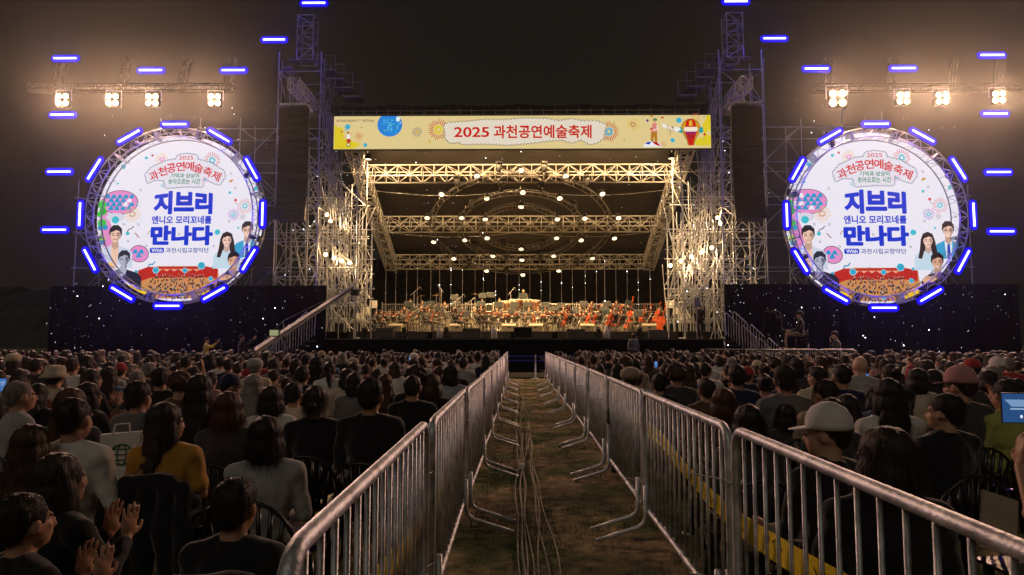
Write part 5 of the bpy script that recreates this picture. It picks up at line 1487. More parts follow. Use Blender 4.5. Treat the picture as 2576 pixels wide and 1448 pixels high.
# --- people one can tell apart, placed from the photograph (zoomed pixel of the crown, width of the head)
Z1, Z2, Z3 = 0, 968, 1936
FG = [  # ox, zx, zy, width, real width, style, hair colour, top, pose, turn, cap, capcol, skin, label
 (Z1,150,940,390,.215,'short','black','black','clap',-30,None,None,0,'person with tousled dark hair clapping in the bottom left corner'),
 (Z1,365,690,400,.255,'long','dark','black','clap',-28,None,None,0,'person with long dark hair clapping, second nearest on the left'),
 (Z1,195,520,280,.235,'long','brown','black','rest',0,None,None,0,'person with long brown-topped hair by the left edge'),
 (Z1,455,355,210,.185,'crop','black','white','rest',-8,None,None,0,'man with cropped black hair in a white collared shirt'),
 (Z1,440,298,190,.21,'long','auburn','charcoal','rest',-12,None,None,0,'person with reddish hair just beyond the white-shirted man'),
 (Z1,120,255,150,.185,'crop','grey','light grey','clap',-38,None,None,0,'person in a pale grey shirt clapping with fingers spread'),
 (Z1,1020,388,225,.215,'long','dark','mustard','turnr',0,None,None,0,'woman with long dark hair in a mustard yellow top'),
 (Z1,1630,468,265,.23,'bob','black','light grey','rest',8,None,None,0,'person with a dark bob in a loose light grey shirt'),
 (Z1,1440,850,345,.20,'short','black','black','rest',-6,None,None,0,'short-haired person in black, nearest the left barrier at the bottom'),
 (Z1,1400,320,190,.21,'bob','auburn','charcoal','rest',0,None,None,0,'person with a reddish bob and dark patterned top'),
 (Z1,1660,285,150,.20,'bob','dark','white','rest',0,None,None,0,'person in a white hooded top behind the grey shirt'),
 (Z1,1930,285,165,.195,'bun','dark','black','rest',4,None,None,0,'person with tied-up hair in black lettered shirt'),
 (Z1,1225,215,180,.225,'long','black','black','rest',0,None,None,0,'person with very wide long black hair left of centre'),
 (Z1,850,260,150,.185,'short','dark','grey','rest',-14,None,None,0,'man in a dark grey shirt behind the mustard-topped woman'),
 (Z1,560,183,115,.21,'long','dark','black','clap',-30,None,None,0,'person with long hair clapping in the fourth row on the left'),
 (Z1,340,152,110,.19,'short','black','cream','rest',10,'hat','cream',0,'person in a pale brimmed hat with a yellow band'),
 (Z1,840,195,95,.185,'crop','grey','navy','rest',-20,None,None,0,'grey-haired man in navy and red near the left middle'),
 (Z1,1085,205,130,.20,'curly','auburn','brown','chin',0,None,None,0,'person with curly reddish hair leaning forward'),
 (Z1,1410,220,110,.19,'crop','black','black','turnr',-20,'cap','navy',0,'man in a dark blue cap looking right'),
 (Z1,1555,215,130,.21,'long','grey','charcoal','rest',0,None,None,0,'person with long greying hair'),
 (Z1,545,265,150,.21,'long','black','black','clap',-25,None,None,0,'person with long black hair and raised hands behind the cropped man'),
 (Z1,1560,122,82,.19,'crop','grey','cream','rest',0,'beret','light grey',0,'person in a pale knitted beanie on the left'),
 (Z1,1755,290,70,.165,'short','dark','grey','turnr',0,None,None,2,'child with short hair looking right beside the dark-shirted adults'),
 (Z1,1850,168,95,.19,'short','black','black','rest',0,None,None,0,'man with thick short hair in the left centre rows'),
 (Z1,1675,188,80,.19,'short','dark','beige','rest',0,None,None,0,'short-haired person in beige left of the thick-haired man'),
 (Z2,180,240,165,.185,'short','black','black','rest',-4,None,None,1,'broad man in a black t-shirt with faded hairline near the left barrier'),
 (Z2,435,220,125,.185,'crop','black','black','rest',0,None,None,1,'man in black seated nearest the left barrier in mid-crowd'),
 (Z2,85,205,115,.20,'bob','black','grey','rest',0,None,None,0,'person in grey left of the broad black-shirted man'),
 (Z2,555,215,120,.20,'bob','brown','black','rest',0,None,None,0,'person with a brown bob beside the left barrier'),
 (Z2,270,215,100,.19,'long','auburn','charcoal','rest',0,None,None,0,'person with reddish hair between the two black-shirted men'),
 (Z2,460,165,150,.25,'curly','dark','black','rest',0,None,None,0,'person with big fluffy dark hair'),
 (Z2,600,165,85,.20,'bob','auburn','charcoal','rest',0,None,None,0,'person with glowing orange-brown bob'),
 (Z2,690,150,75,.19,'crop','black','black','rest',0,None,None,0,'man in black close to the left barrier with dark hair'),
 (Z2,745,115,62,.185,'short','black','light grey','rest',0,None,None,0,'person in a pale t-shirt by the left barrier'),
 (Z2,835,80,52,.18,'short','dark','white','rest',0,None,None,0,'person in a white shirt close to the far end of the left barrier'),
 (Z2,885,92,60,.20,'long','dark','navy','rest',0,None,None,0,'person with long hair in navy at the far end of the left barrier'),
 (Z2,75,120,60,.19,'crop','dark','charcoal','rest',0,'beret','beige',0,'person in a beige beanie on the left'),
 (Z2,265,112,58,.19,'bun','dark','white','rest',0,None,None,0,'person with tied-up hair in a white top'),
 (Z2,505,120,52,.19,'bob','blond','charcoal','rest',0,None,None,0,'person with pale blond hair on the left'),
 (Z2,1765,175,112,.20,'crop','dark','charcoal','rest',0,'beret','beige',0,'person in a tan knitted hat by the right barrier'),
 (Z2,1940,215,112,.20,'short','black','black','rest',0,None,None,0,'dark-haired person right of the tan knitted hat'),
 (Z2,2045,150,120,.22,'curly','brown','charcoal','rest',0,None,None,0,'person with curly hair right of the aisle'),
 (Z2,1735,112,82,.21,'curly','brown','black','rest',0,None,None,0,'person with brown curls beyond the tan hat'),
 (Z3,885,402,262,.205,'crop','black','black','turnl',22,'cap','white',0,'person in a pale baseball cap behind the right barrier'),
 (Z3,1225,530,405,.245,'bob','dark','black','turnl',-14,None,None,0,'person with glasses and big dark hair nearest the right barrier'),
 (Z3,630,470,145,.20,'bob','dark','charcoal','rest',0,None,None,0,'person with dark hair left of the pale cap'),
 (Z3,400,400,215,.215,'bob','black','charcoal','rest',0,None,None,0,'person with a wide black bob close behind the right barrier'),
 (Z3,248,300,162,.205,'bob','auburn','brown','rest',0,None,None,0,'person with a reddish-brown bob close to the right barrier'),
 (Z3,620,160,135,.19,'short','dark','grey','rest',0,None,None,0,'broad man in a plain grey shirt on the right'),
 (Z3,145,240,122,.19,'short','dark','brown','rest',8,None,None,0,'person in brown beside the right barrier'),
 (Z3,330,160,112,.185,'short','black','navy','rest',0,None,None,0,'man with upright black hair left of the grey-shirted man'),
 (Z3,1000,338,175,.215,'long','black','black','rest',0,None,None,0,'person with long straight black hair beyond the pale cap'),
 (Z3,905,360,200,.23,'bob','black','charcoal','rest',0,None,None,0,'person with black bob just beyond the pale cap'),
 (Z3,1250,240,195,.225,'long','black','white','rest',0,None,None,0,'person with long black hair over a white top on the right'),
 (Z3,1600,335,180,.185,'short','black','black','turnl',10,None,None,0,'man with glasses in a black t-shirt on the right'),
 (Z3,1690,172,160,.205,'short','dark','charcoal','turnl',0,'cap','pink',0,'person in a pale pink cap looking left'),
 (Z3,1975,250,145,.185,'short','black','lime','phone',12,None,None,1,'man in a yellow-green t-shirt at the right edge'),
 (Z3,1430,180,115,.20,'bob','black','cream','rest',0,None,None,0,'person with a neat black bob and cream collar'),
 (Z3,1270,155,122,.21,'bun','black','black','rest',0,None,None,0,'person with hair clipped up on the right'),
 (Z3,1082,105,92,.19,'crop','grey','light grey','rest',0,None,None,2,'bald-headed man in a pale shirt on the right'),
 (Z3,970,155,112,.185,'crop','black','navy','rest',6,None,None,0,'man with cropped hair in a navy jacket'),
 (Z3,820,170,100,.185,'short','black','cream','turnl',0,None,None,0,'man looking left right of the grey-shirted man'),
 (Z3,862,250,142,.19,'short','dark','beige','turnl',0,None,None,0,'person in beige looking left behind the pale cap'),
 (Z3,1765,125,82,.19,'short','black','brown','turnl',0,'cap','red',0,'person in a red baseball cap'),
 (Z3,1920,115,82,.19,'crop','grey','grey','rest',0,'cap','white',0,'person in a white cap at the upper right'),
 (Z3,1860,190,105,.20,'bob','black','charcoal','rest',0,None,None,0,'person with black bob under the red cap'),
 (Z3,495,150,75,.19,'bun','dark','navy','rest',0,None,None,0,'person with a clipped bun and pale headphones straps'),
]
placed = []; GRP = 'people seated in the audience'
for n_, (ox, zx, zy, wz, wr_, st, hc_, top, pk, turn, cap, capc, sk, lab) in enumerate(FG):
    px, py = (ox + zx / 2.155) * .887, (960 + zy / 2.155) * .887
    Y = wr_ * FPX / (wz * .4116)
    p = P(px, py, Y); dzs = {'long': .02, 'bob': .02, 'curly': .03}.get(st, .012)
    topz = 1.098 + .094 + .018 + dzs + (.02 if cap else 0)
    sc_ = min(1.12, max(.80, p.z / topz)); bald = 'bald' in lab
    person((p.x, Y, 0), R(turn), sc_, pk, None if bald else st, hc_, top, lab, GRP, near=Y < 6, cap=cap, capcol=capc or 'beige', skin=sk)
    placed.append((p.x, Y))
    if Y < 6.5:
        cw = ['tousled', 'x']
        chair((p.x, Y + .0, 0), R(turn * .3), ('black plastic chair under the ' + lab)[:200].replace('person', 'person', 1) if len(lab.split()) <= 11 else 'black plastic chair under the ' + ' '.join(lab.split()[:11]))
POSES['reach'] = make_pose(((-.27, .20, .80), (-.21, .32, .98)), ((.215, .05, .66), (.11, .30, .58)), hands=(((.15, .1, 1), (1, -.2, 0)), ((0, 1, .2), (-1, 0, 0))), curl=.6, voxel=.008, sleeves='short')
person((2.40, 2.74, 0), R(4), .98, 'reach', 'short', 'black', 'denim blue', 'person in denim at the right edge whose raised bare arm holds up a lit phone', GRP, near=True, skin=1)
placed.append((2.40, 2.74))
# empty looking chair backs at the right edge and bottom left
for x, y, r_, lb in ((2.62, 3.5, 8, 'empty black plastic chair left of the denim-clad phone holder'), (2.35, 2.75, 4, 'empty black plastic chair in front of the bottom right corner'), (-1.62, 2.62, -4, 'empty black plastic chair between the clapping person and the barrier')):
    chair((x, y, 0), R(r_), lb)
b = MB(); q = random.Random(8)
limb(b, [V((-.24, -.24, .62)), V((-.12, -.27, .74)), V((.12, -.27, .75)), V((.24, -.24, .63))], [.035, .045, .045, .035])
for x in (-.20, -.10, 0, .10, .20): limb(b, [V((x, -.27, .72)), V((x * 1.1, -.30, .5)), V((x * 1.15 + q.uniform(-.02, .02), -.28, .28))], [.04, .055, .05])
JK = organic('jacket', b, .014, [CLOTH['black']], 3, .015, 9)
for (zx, lb) in ((1020, 'black jacket draped over the chair back of the woman in mustard'), (1440, 'dark jacket hung on the chair of the short-haired person nearest the left barrier')):
    f_ = [g_ for g_ in FG if g_[0] == 0 and g_[1] == zx][0]; px = (zx / 2.155) * .887; Y_ = f_[4] * FPX / (f_[3] * .4116)
    o = mobj('jacket', JK, None, (P(px, 1000, Y_).x + .05, Y_, 0.0)); tag(o, lb, 'jacket')
# --- the rows behind
tops = ['black'] * 7 + ['charcoal'] * 4 + ['navy'] * 3 + ['grey'] * 3 + ['white'] * 5 + ['light grey'] * 4 + ['cream', 'beige', 'pink', 'brown', 'olive', 'denim blue', 'red']
hcs = ['black'] * 8 + ['dark'] * 6 + ['brown'] * 2 + ['auburn', 'grey']
sts = ['short'] * 6 + ['crop'] * 4 + ['bob'] * 5 + ['long'] * 4 + ['bun', 'pony', 'curly']
auto = []
row = 0; Y = 6.2
while Y < 26.0:
    half = Y * 1288 / FPX + .4
    for side in (-1, 1):
        x = (-.80 if side < 0 else 1.40); k = 0
        while abs(x) < half + .3:
            jx, jy = x + rnd.uniform(-.07, .07), Y + rnd.uniform(-.14, .14)
            ok = all((a - jx) ** 2 + ((b_ - jy) * .8) ** 2 > .23 for a, b_ in placed) and not (side > 0 and Y > 23.2 and 7.4 < jx < 12.2) and rnd.random() > .04
            if ok: auto.append((jy, jx, row, k, side))
            x += side * rnd.uniform(.57, .66); k += 1
    Y += rnd.uniform(1.08, 1.2); row += 1
nrows = row
auto.sort()
KEEP = 300 - len(FG)
seen = set()
for i, (y, x, row, k, side) in enumerate(auto[:KEEP]):
    st, hc_, top = rnd.choice(sts), rnd.choice(hcs), rnd.choice(tops)
    pk = rnd.choice(['rest'] * 6 + ['fold'] * 3 + ['clap'] * 4 + ['turnl', 'turnr', 'phone', 'chin'])
    turn = rnd.uniform(-14, 14) - (x / y) * 12 + (rnd.choice((-26, 26)) if pk == 'clap' else 0)
    cap = rnd.choice(['cap', 'cap', 'cap', 'beret']) if rnd.random() < .07 else None; capc = rnd.choice(['white', 'cream', 'black', 'beige', 'navy', 'red', 'grey'])
    hw = HWORD[st]; who = '%s %s hair' % (hw, {'auburn': 'reddish', 'dark': 'dark brown'}.get(hc_, hc_))
    lab = '%s, %s top%s, %s seat %s of the aisle, %s row' % (who, top, ', ' + capc + (' cap' if cap == 'cap' else ' hat') if cap else '', nth(k), 'left' if side < 0 else 'right', nth(row + 5))
    ws = lab.split()
    if len(ws) > 16: lab = '%s, %s top, %s seat %s of aisle, %s row' % (who, top, nth(k), 'left' if side < 0 else 'right', nth(row + 5))
    person((x, y, 0), R(turn), rnd.uniform(.90, 1.04), pk, st, hc_, top, lab, GRP, cap=cap, capcol=capc, skin=rnd.choice((0, 0, 1, 2)), trousers=rnd.choice(('charcoal', 'denim blue', 'black')), width=rnd.uniform(.94, 1.08))
# the far rows beyond: one mass
def decimated(me, ratio):
    o = bpy.data.objects.new('tmp', me); d = o.modifiers.new('d', 'DECIMATE'); d.ratio = ratio
    m2 = evaluated_mesh(o)
    r_ = ([v.co.copy() for v in m2.vertices], [tuple(p.vertices) for p in m2.polygons]); bpy.data.meshes.remove(m2); return r_
lo = {}
for pk in ('rest', 'clap', 'turnl'):
    bd_ = decimated(POSES[pk]['body'], .16 if pk != 'clap' else .10); tp_ = decimated(POSES[pk]['top'], .14)
    for st in ('short', 'bob', 'long', 'crop'):
        hr = decimated(hair_mesh(st, *POSES[pk]['head'], strands=0, voxel=.016, seed=3), .5)
        lo[pk, st] = (bd_, tp_, hr)
cm = [skin_m[0]] + [CLOTH[k] for k in ('black', 'charcoal', 'navy', 'grey', 'light grey', 'white', 'beige', 'brown')] + [HAIR[k] for k in ('black', 'dark', 'brown', 'grey')]
b = MB()
for y, x, row, k, side in auto[KEEP:]:
    bd_, tp_, hr = lo[rnd.choice(('rest', 'rest', 'clap', 'turnl')), rnd.choice(('short', 'bob', 'long', 'crop', 'short'))]
    a = rnd.uniform(-.3, .3) - x / y * .2; s_ = rnd.uniform(.88, 1.0); Mx = Matrix.Translation((x, y, 0)) @ Matrix.Rotation(a, 4, 'Z') @ Matrix.Scale(s_, 4)
    for (vs, fs), mi in ((bd_, 0), (tp_, rnd.choice((1, 1, 1, 2, 3, 3, 4, 5, 5, 6, 6, 7, 8))), (hr, rnd.choice((9, 9, 9, 10, 10, 11, 12)))):
        k0 = len(b.v); b.mi = mi; b.v += [Mx @ v for v in vs]; b._f([tuple(k0 + i for i in f) for f in fs])
if b.v: tag(b.build('far_crowd', cm, smooth=True), 'far rows of the seated crowd in front of the stage', 'crowd', kind='stuff')
print('AUTO', len(auto), 'rows', nrows)

# phones in the crowd
def phone_at(p, rz_, w_, h_, label, bright=.5):
    o = empty('phone', tuple(p), rz_, label, 'phone')
    b = MB(); b.box((0, 0, 0), (w_, .009, h_)); b.build('phone_case', M['black'], o)
    b = MB(); b.box((0, -.0055, 0), (w_ - .008, .002, h_ - .008)); b.b_ = 0; b.build('phone_screen', em('phone_screen_blue', (.03, .10, .28), bright, 'NONE'), o)
    A = Art(lambda u, v: ((u - .5) * (w_ - .01), (.5 - v) * (h_ - .01)), o); A.layer = .8
    A.poly([(.05, .2), (.95, .2), (.75, .45), (.25, .45)], (120, 150, 190)); A.poly([(.2, .5), (.8, .5), (.8, .56), (.2, .56)], (140, 170, 200)); A.disc(.5, .8, .04, (230, 240, 255), 10, .06)
    A.flush('phone_picture')
pp = P(2566, 1027, 3.12); phone_at(pp, R(-6), .16, .135, 'lit phone held up at the right edge of the photograph showing the stage', .7)
for px, py, Y_, lb in ((8, 969, 7.2, 'small phone with a pale green screen at the left edge'), (2180, 952, 11.0, 'small lit phone glowing between two heads on the right'), (1650, 917, 15.5, 'tiny lit phone held up right of the aisle'), (1032, 905, 17.0, 'tiny lit phone left of the aisle mouth')):
    q_ = P(px, py, Y_); phone_at(q_, R(5), .075, .14, lb, 1.6)
# crossed tote bag, clipboard
o = empty('tote_bag', tuple(P(306, 1135, 4.55)), R(14), 'white tote bag with a green round emblem hanging behind the white-shirted man', 'bag'); o.scale = (.78, .78, .78)
b = MB(); b.prism([(-.17, 0, .14), (.15, 0, .16), (.17, 0, -.24), (-.16, 0, -.25)], (0, .06, 0)); b.build('bag_body', CLOTH['white'], o)
b = MB(); gm = pm('green_print', (.04, .16, .05), .8); cxy = (0, -.006, -.03)
b.path([(.085 * math.cos(2 * PI * i / 20), -.006, -.03 + .085 * math.sin(2 * PI * i / 20)) for i in range(20)], .006, 5, closed=True); b.path([(.035 * math.cos(2 * PI * i / 20), -.006, -.03 + .085 * math.sin(2 * PI * i / 20)) for i in range(20)], .004, 5, closed=True)
b.tube((-.085, -.006, -.03), (.085, -.006, -.03), .004, 5); b.tube((-.07, -.006, .015), (.07, -.006, .015), .004, 5); b.tube((-.07, -.006, -.075), (.07, -.006, -.075), .004, 5)
b.build('round_emblem', gm, o)
b = MB(); b.path([(-.07, .0, .14), (-.06, .0, .22), (.05, .0, .23), (.06, .0, .15)], .009, 6); b.build('handle', CLOTH['white'], o)
pq = P(2520, 1330, 2.6); o = mobj('clipboard', None)if False else None
b = MB(); b.box((0, 0, 0), (.16, .01, .22)); o = b.build('paper_folder', CLOTH['beige'], loc=tuple(P(2512, 1318, 2.75)), rot=(R(-12), R(18), R(8))); tag(o, 'worn beige paper folder standing on a seat in the bottom right', 'folder')
# ------------------------------------------------------------------ orchestra
POSES['violin'] = make_pose(((-.26, .20, .80), (-.20, .34, .98)), ((.24, .12, .72), (.16, .34, .88)), yaw=.35, pitch=-.1, hands=(((.2, .3, 1), (1, 0, 0)), ((-.3, 1, 0), (0, 0, -1))), curl=.6, name='body')
POSES['low_bow'] = make_pose(((-.24, .14, .72), (-.16, .34, .70)), ((.24, .06, .66), (.20, .34, .56)), hands=(((0, 1, .3), (1, 0, 0)), ((0, 1, -.2), (-1, 0, 0))), curl=.6)
POSES['cello'] = make_pose(((-.28, .16, .84), (-.10, .26, .98)), ((.27, .14, .68), (.20, .38, .58)), pitch=-.08, hands=(((.5, .2, .6), (0, -1, 0)), ((-.6, .8, 0), (0, 0, -1))), curl=.7)
POSES['wind'] = make_pose(((-.22, .14, .74), (-.06, .28, .88)), ((.22, .14, .72), (.06, .28, .82)), pitch=-.05, hands=(((.2, .4, 1), (1, 0, 0)), ((-.2, .4, 1), (-1, 0, 0))), curl=.6)
POSES['stand'] = make_pose(((-.25, .05, .66), (-.20, .28, .62)), ((.25, .05, .66), (.20, .28, .62)), legs='stand')
POSES['guard'] = make_pose(((-.22, -.02, .64), (-.20, .04, .40)), ((.22, -.02, .64), (.20, .04, .40)), legs='stand', hands=(((0, .1, -1), (1, 0, 0)), ((0, .1, -1), (-1, 0, 0))))
POSES['film'] = make_pose(((-.20, .24, .80), (-.03, .44, 1.02)), ((.22, .22, .82), (.07, .46, 1.04)), legs='stand', pitch=-.05, hands=(((0, .5, 1), (1, 0, 0)), ((0, .5, 1), (-1, 0, 0))), curl=.8)
POSES['bass'] = make_pose(((-.30, .18, .98), (-.14, .30, 1.10)), ((.28, .20, .72), (.22, .44, .60)), legs='stand', hands=(((.4, .2, .7), (0, -1, 0)), ((-.5, .8, 0), (0, 0, -1))), curl=.7)
wood = pm('varnished_wood', (.34, .06, .022), .25, 0, .3, 4, spec=.6); ebony = pm('ebony', (.012, .01, .01), .4); bow_wood = pm('bow_wood', (.5, .36, .2), .4)
copper = pm('timpani_copper', (.40, .20, .12), .35, .85, .15, 3); brass = pm('cymbal_brass', (.75, .52, .22), .25, .95, .1, 5)
def fiddle(Lb, th, neck, pin=0):
    """body length Lb; neck up +Z from the body top, front facing -Y, origin at the body bottom"""
    w = Lb * .29
    prof = [(0, .0), (.55, .01), (.85, .06), (1.0, .18), (.96, .30), (.70, .41), (.60, .50), (.64, .58), (.80, .66), (.84, .78), (.72, .90), (.40, .98), (0, 1.0)]
    pts = [(x * w, 0, t * Lb) for x, t in prof] + [(-x * w, 0, t * Lb) for x, t in prof[-2:0:-1]]
    out = {}
    b = MB(); b.prism(pts, (0, th, 0)); 
    b.prism([(p[0] * .86, -.0, .02 * Lb + p[2] * .96) for p in pts], (0, -th * .14, 0)); out['body'] = b.mesh('wooden_body', wood)
    b = MB(); b.box((0, -th * .18, Lb * .93), (w * .16, th * .14, Lb * .42 + neck)); b.prism([(-w * .08, -th * .2, Lb * .14), (w * .08, -th * .2, Lb * .14), (w * .13, -th * .2, Lb * .34), (-w * .13, -th * .2, Lb * .34)], (0, -.006, 0)); out['board'] = b.mesh('fingerboard', ebony)
    b = MB(); b.box((0, th * .05, Lb + neck / 2), (w * .17, th * .35, neck)); b.lathe([(w * .02, -w * .2), (w * .13, -w * .15), (w * .13, w * .15), (w * .02, w * .2)], 10, (0, 0, Lb + neck * 1.12), Euler((0, PI / 2, 0)).to_matrix()); 
    b.box((0, .0, Lb + neck), (w * .7, w * .05, w * .05)); out['neck'] = b.mesh('neck_and_scroll', wood)
    b = MB(); b.box((0, -th * .25, Lb * .42), (w * .36, .006, th * .5))
    for s in (-1, 1): b.prism([(s * w * .35, -th * .145, Lb * .34), (s * w * .42, -th * .145, Lb * .36), (s * w * .30, -th * .145, Lb * .54), (s * w * .26, -th * .145, Lb * .52)], (0, -.002, 0))
    out['bridge'] = b.mesh('bridge', ebony if Lb > .6 else bow_wood)
    if pin: b = MB(); b.tube((0, th * .4, 0), (0, th * .4, -pin), .008, 6); out['pin'] = b.mesh('endpin', M['steel'])
    return out
FID = {'violin': fiddle(.35, .045, .18), 'viola': fiddle(.40, .05, .20), 'cello': fiddle(.75, .13, .42, .30), 'bass': fiddle(1.10, .20, .70, .20)}
def instrument(kind, parent_loc, Mw, label, group):
    o = empty(kind if kind != 'bass' else 'double_bass', (0, 0, 0), 0, label, kind if kind != 'bass' else 'double bass', group)
    o.matrix_world = Matrix.Translation(parent_loc) @ Mw.to_4x4()
    f = FID[kind]
    mobj('wooden_body', f['body'], o); mobj('fingerboard', f['board'], o); mobj('neck_and_scroll', f['neck'], o); mobj('bridge', f['bridge'], o)
    if 'pin' in f: mobj('endpin', f['pin'], o)
    return o
b = MB(); b.tube((0, 0, 0), (0, .70, 0), .004, 5, .003); b.box((0, .06, -.012), (.012, .04, .02)); bow_s = b.mesh('bow_stick', bow_wood)
b = MB(); b.box((0, .36, -.022), (.006, .66, .0015)); bow_h = b.mesh('bow_hair', M['white'])
def bow(p, d, label):
    o = empty('bow', tuple(p), 0, label, 'bow', 'string players bows'); o.rotation_euler = V(d).to_track_quat('Y', 'Z').to_euler()
    mobj('bow_stick', bow_s, o); mobj('bow_hair', bow_h, o)
fc = [None]
def folding_chair(loc, rz_, label):
    if not fc[0]:
        b = MB(); b.box((0, 0, .45), (.42, .40, .035)); s1 = b.mesh('seat', M['rubber'])
        b = MB(); b.prism([(-.2, -.22, .68), (.2, -.22, .68), (.2, -.24, .88), (-.2, -.24, .88)], (0, .02, 0)); s2 = b.mesh('backrest', M['rubber'])
        b = MB()
        for s in (-1, 1): b.tube((s * .21, -.25, .88), (s * .21, .24, 0), .012, 6); b.tube((s * .21, .18, .45), (s * .21, -.26, 0), .012, 6)
        b.tube((-.21, .16, .15), (.21, .16, .15), .01, 5); b.tube((-.21, -.2, .15), (.21, -.2, .15), .01, 5); s3 = b.mesh('chair_frame', M['steel']); fc[0] = (s1, s2, s3)
    o = empty('folding_chair', loc, rz_, label, 'chair', 'folding chairs of the orchestra')
    for n_, m_ in zip(('seat', 'backrest', 'chair_frame'), fc[0]): mobj(n_, m_, o)
ms = [None]
def music_stand(loc, rz_, h, label, face_back=True):
    if not ms[0]:
        b = MB(); b.box((0, 0, 0), (.50, .012, .34)); b.box((0, -.03, -.17), (.50, .06, .012)); s1 = b.mesh('desk', pm('stand_desk', (.010, .014, .016), .6, spec=.3))
        b = MB()
        for i in range(9):
            for j in range(6): b.box((-.2 + .05 * i, .0085, -.12 + .048 * j), (.018, .005, .018))
        s2 = b.mesh('perforation', pm('stand_holes', (.07, .065, .05), .8))
        b = MB(); b.tube((0, 0, -1.0), (0, 0, 0), .011, 6)
        for k in range(3): b.tube((0, 0, -.85), (.26 * math.cos(2.09 * k), .26 * math.sin(2.09 * k), -1.08), .009, 5)
        s3 = b.mesh('post', M['rubber'])
        b = MB(); b.box((0, 0, .172), (.50, .02, .012)); b.box((-.25, 0, 0), (.012, .02, .34)); s5 = b.mesh('desk_rim', pm('desk_rim', (.05, .12, .14), .5))
        ms[0] = (s1, s2, s3, s5)
    o = empty('music_stand', (loc[0], loc[1], loc[2]), rz_, label, 'music stand', 'orchestra music stands')
    s1, s2, s3, s5 = ms[0]; tl = (R(-20), 0, 0)
    mobj('desk', s1, o, (0, 0, h), tl); mobj('perforation', s2, o, (0, 0, h), tl); mobj('desk_rim', s5, o, (0, 0, h), tl)
    c = mobj('post', s3, o, (0, 0, h), (0, 0, 0)); c.scale = (1, 1, h / 1.08)
    return o

def floor_at(Y): return 2.0 if Y < 40 else (2.35 if Y < 42.2 else 2.85)
def solve(px, py, h, floor=None):
    """depth where a thing of height h on the stage floor reaches the pixel"""
    best = None
    for k in range(200):
        Y = 34.9 + k * .05; f = floor_at(Y) if floor is None else floor
        e = abs(P(px, py, Y).z - (f + h))
        if best is None or e < best[0]: best = (e, Y, f)
    return best[1], best[2]
A_, B_ = 1030, 1480
MUS = [  # ox, zx, zy, kind, facing in degrees (0 = away, 180 = toward us, -90 = right), hair, hair colour
 (A_,175,410,'low_bow',-100,'long','dark'),(A_,245,405,'violin',-105,'long','black'),(A_,375,415,'violin',-110,'long','brown'),(A_,460,420,'violin',-120,'bob','dark'),(A_,545,385,'low_bow',-95,'short','dark'),
 (A_,615,400,'violin',-110,'long','brown'),(A_,597,348,'wind',-140,'short','brown'),(A_,690,250,'wind',180,'long','brown'),(A_,840,330,'violin',-135,'short','dark'),(A_,900,375,'low_bow',-100,'bob','auburn'),
 (A_,1005,395,'violin',-115,'long','brown'),(A_,1140,325,'wind',175,'short','dark'),(A_,1320,388,'low_bow',-100,'pony','auburn'),(A_,1358,378,'violin',-115,'long','brown'),(A_,1445,345,'wind',180,'bob','dark'),
 (A_,1620,360,'low_bow',-95,'short','grey'),(A_,1690,390,'violin',-130,'bob','brown'),(A_,1775,388,'violin',-120,'long','auburn'),(A_,1900,415,'violin',-150,'short','black'),(A_,1725,325,'wind',180,'bob','brown'),
 (A_,1740,250,'wind',180,'bob','brown'),(A_,1990,240,'wind',180,'short','dark'),(A_,1955,365,'wind',180,'bob','brown'),(A_,2040,440,'violin',-160,'long','dark'),(A_,2105,432,'violin',170,'short','dark'),
 (A_,2180,355,'wind',180,'bob','auburn'),(A_,2220,415,'violin',175,'bob','brown'),(A_,2420,345,'wind',180,'short','brown'),(A_,2370,430,'wind',180,'bob','dark'),(A_,2475,420,'low_bow',165,'short','black'),
 (B_,290,450,'violin',150,'bob','dark'),(B_,330,445,'violin',145,'short','brown'),(B_,342,345,'wind',180,'bob','brown'),(B_,480,400,'violin',110,'long','dark'),(B_,545,440,'violin',130,'bob','brown'),
 (B_,605,340,'wind',170,'bob','auburn'),(B_,655,400,'violin',110,'long','brown'),(B_,715,395,'cello',95,'long','black'),(B_,775,450,'violin',140,'bob','dark'),(B_,850,345,'wind',175,'short','brown'),
 (B_,912,430,'violin',110,'long','auburn'),(B_,1035,420,'cello',105,'bob','brown'),(B_,1145,395,'cello',95,'long','dark'),(B_,1370,378,'cello',105,'short','grey'),(B_,1415,402,'cello',100,'long','brown'),
 (B_,1480,400,'cello',105,'bob','brown'),(B_,1600,340,'bass',110,'short','dark'),(B_,1825,365,'cello',95,'bob','brown'),(B_,2030,352,'cello',120,'long','auburn')]
kindword = {'violin': 'playing violin', 'low_bow': 'holding a violin and lowered bow', 'wind': 'behind a music stand', 'cello': 'playing cello', 'bass': 'playing double bass'}
GM_ = 'black-clad orchestra musicians'
cnt = {}; MP = []
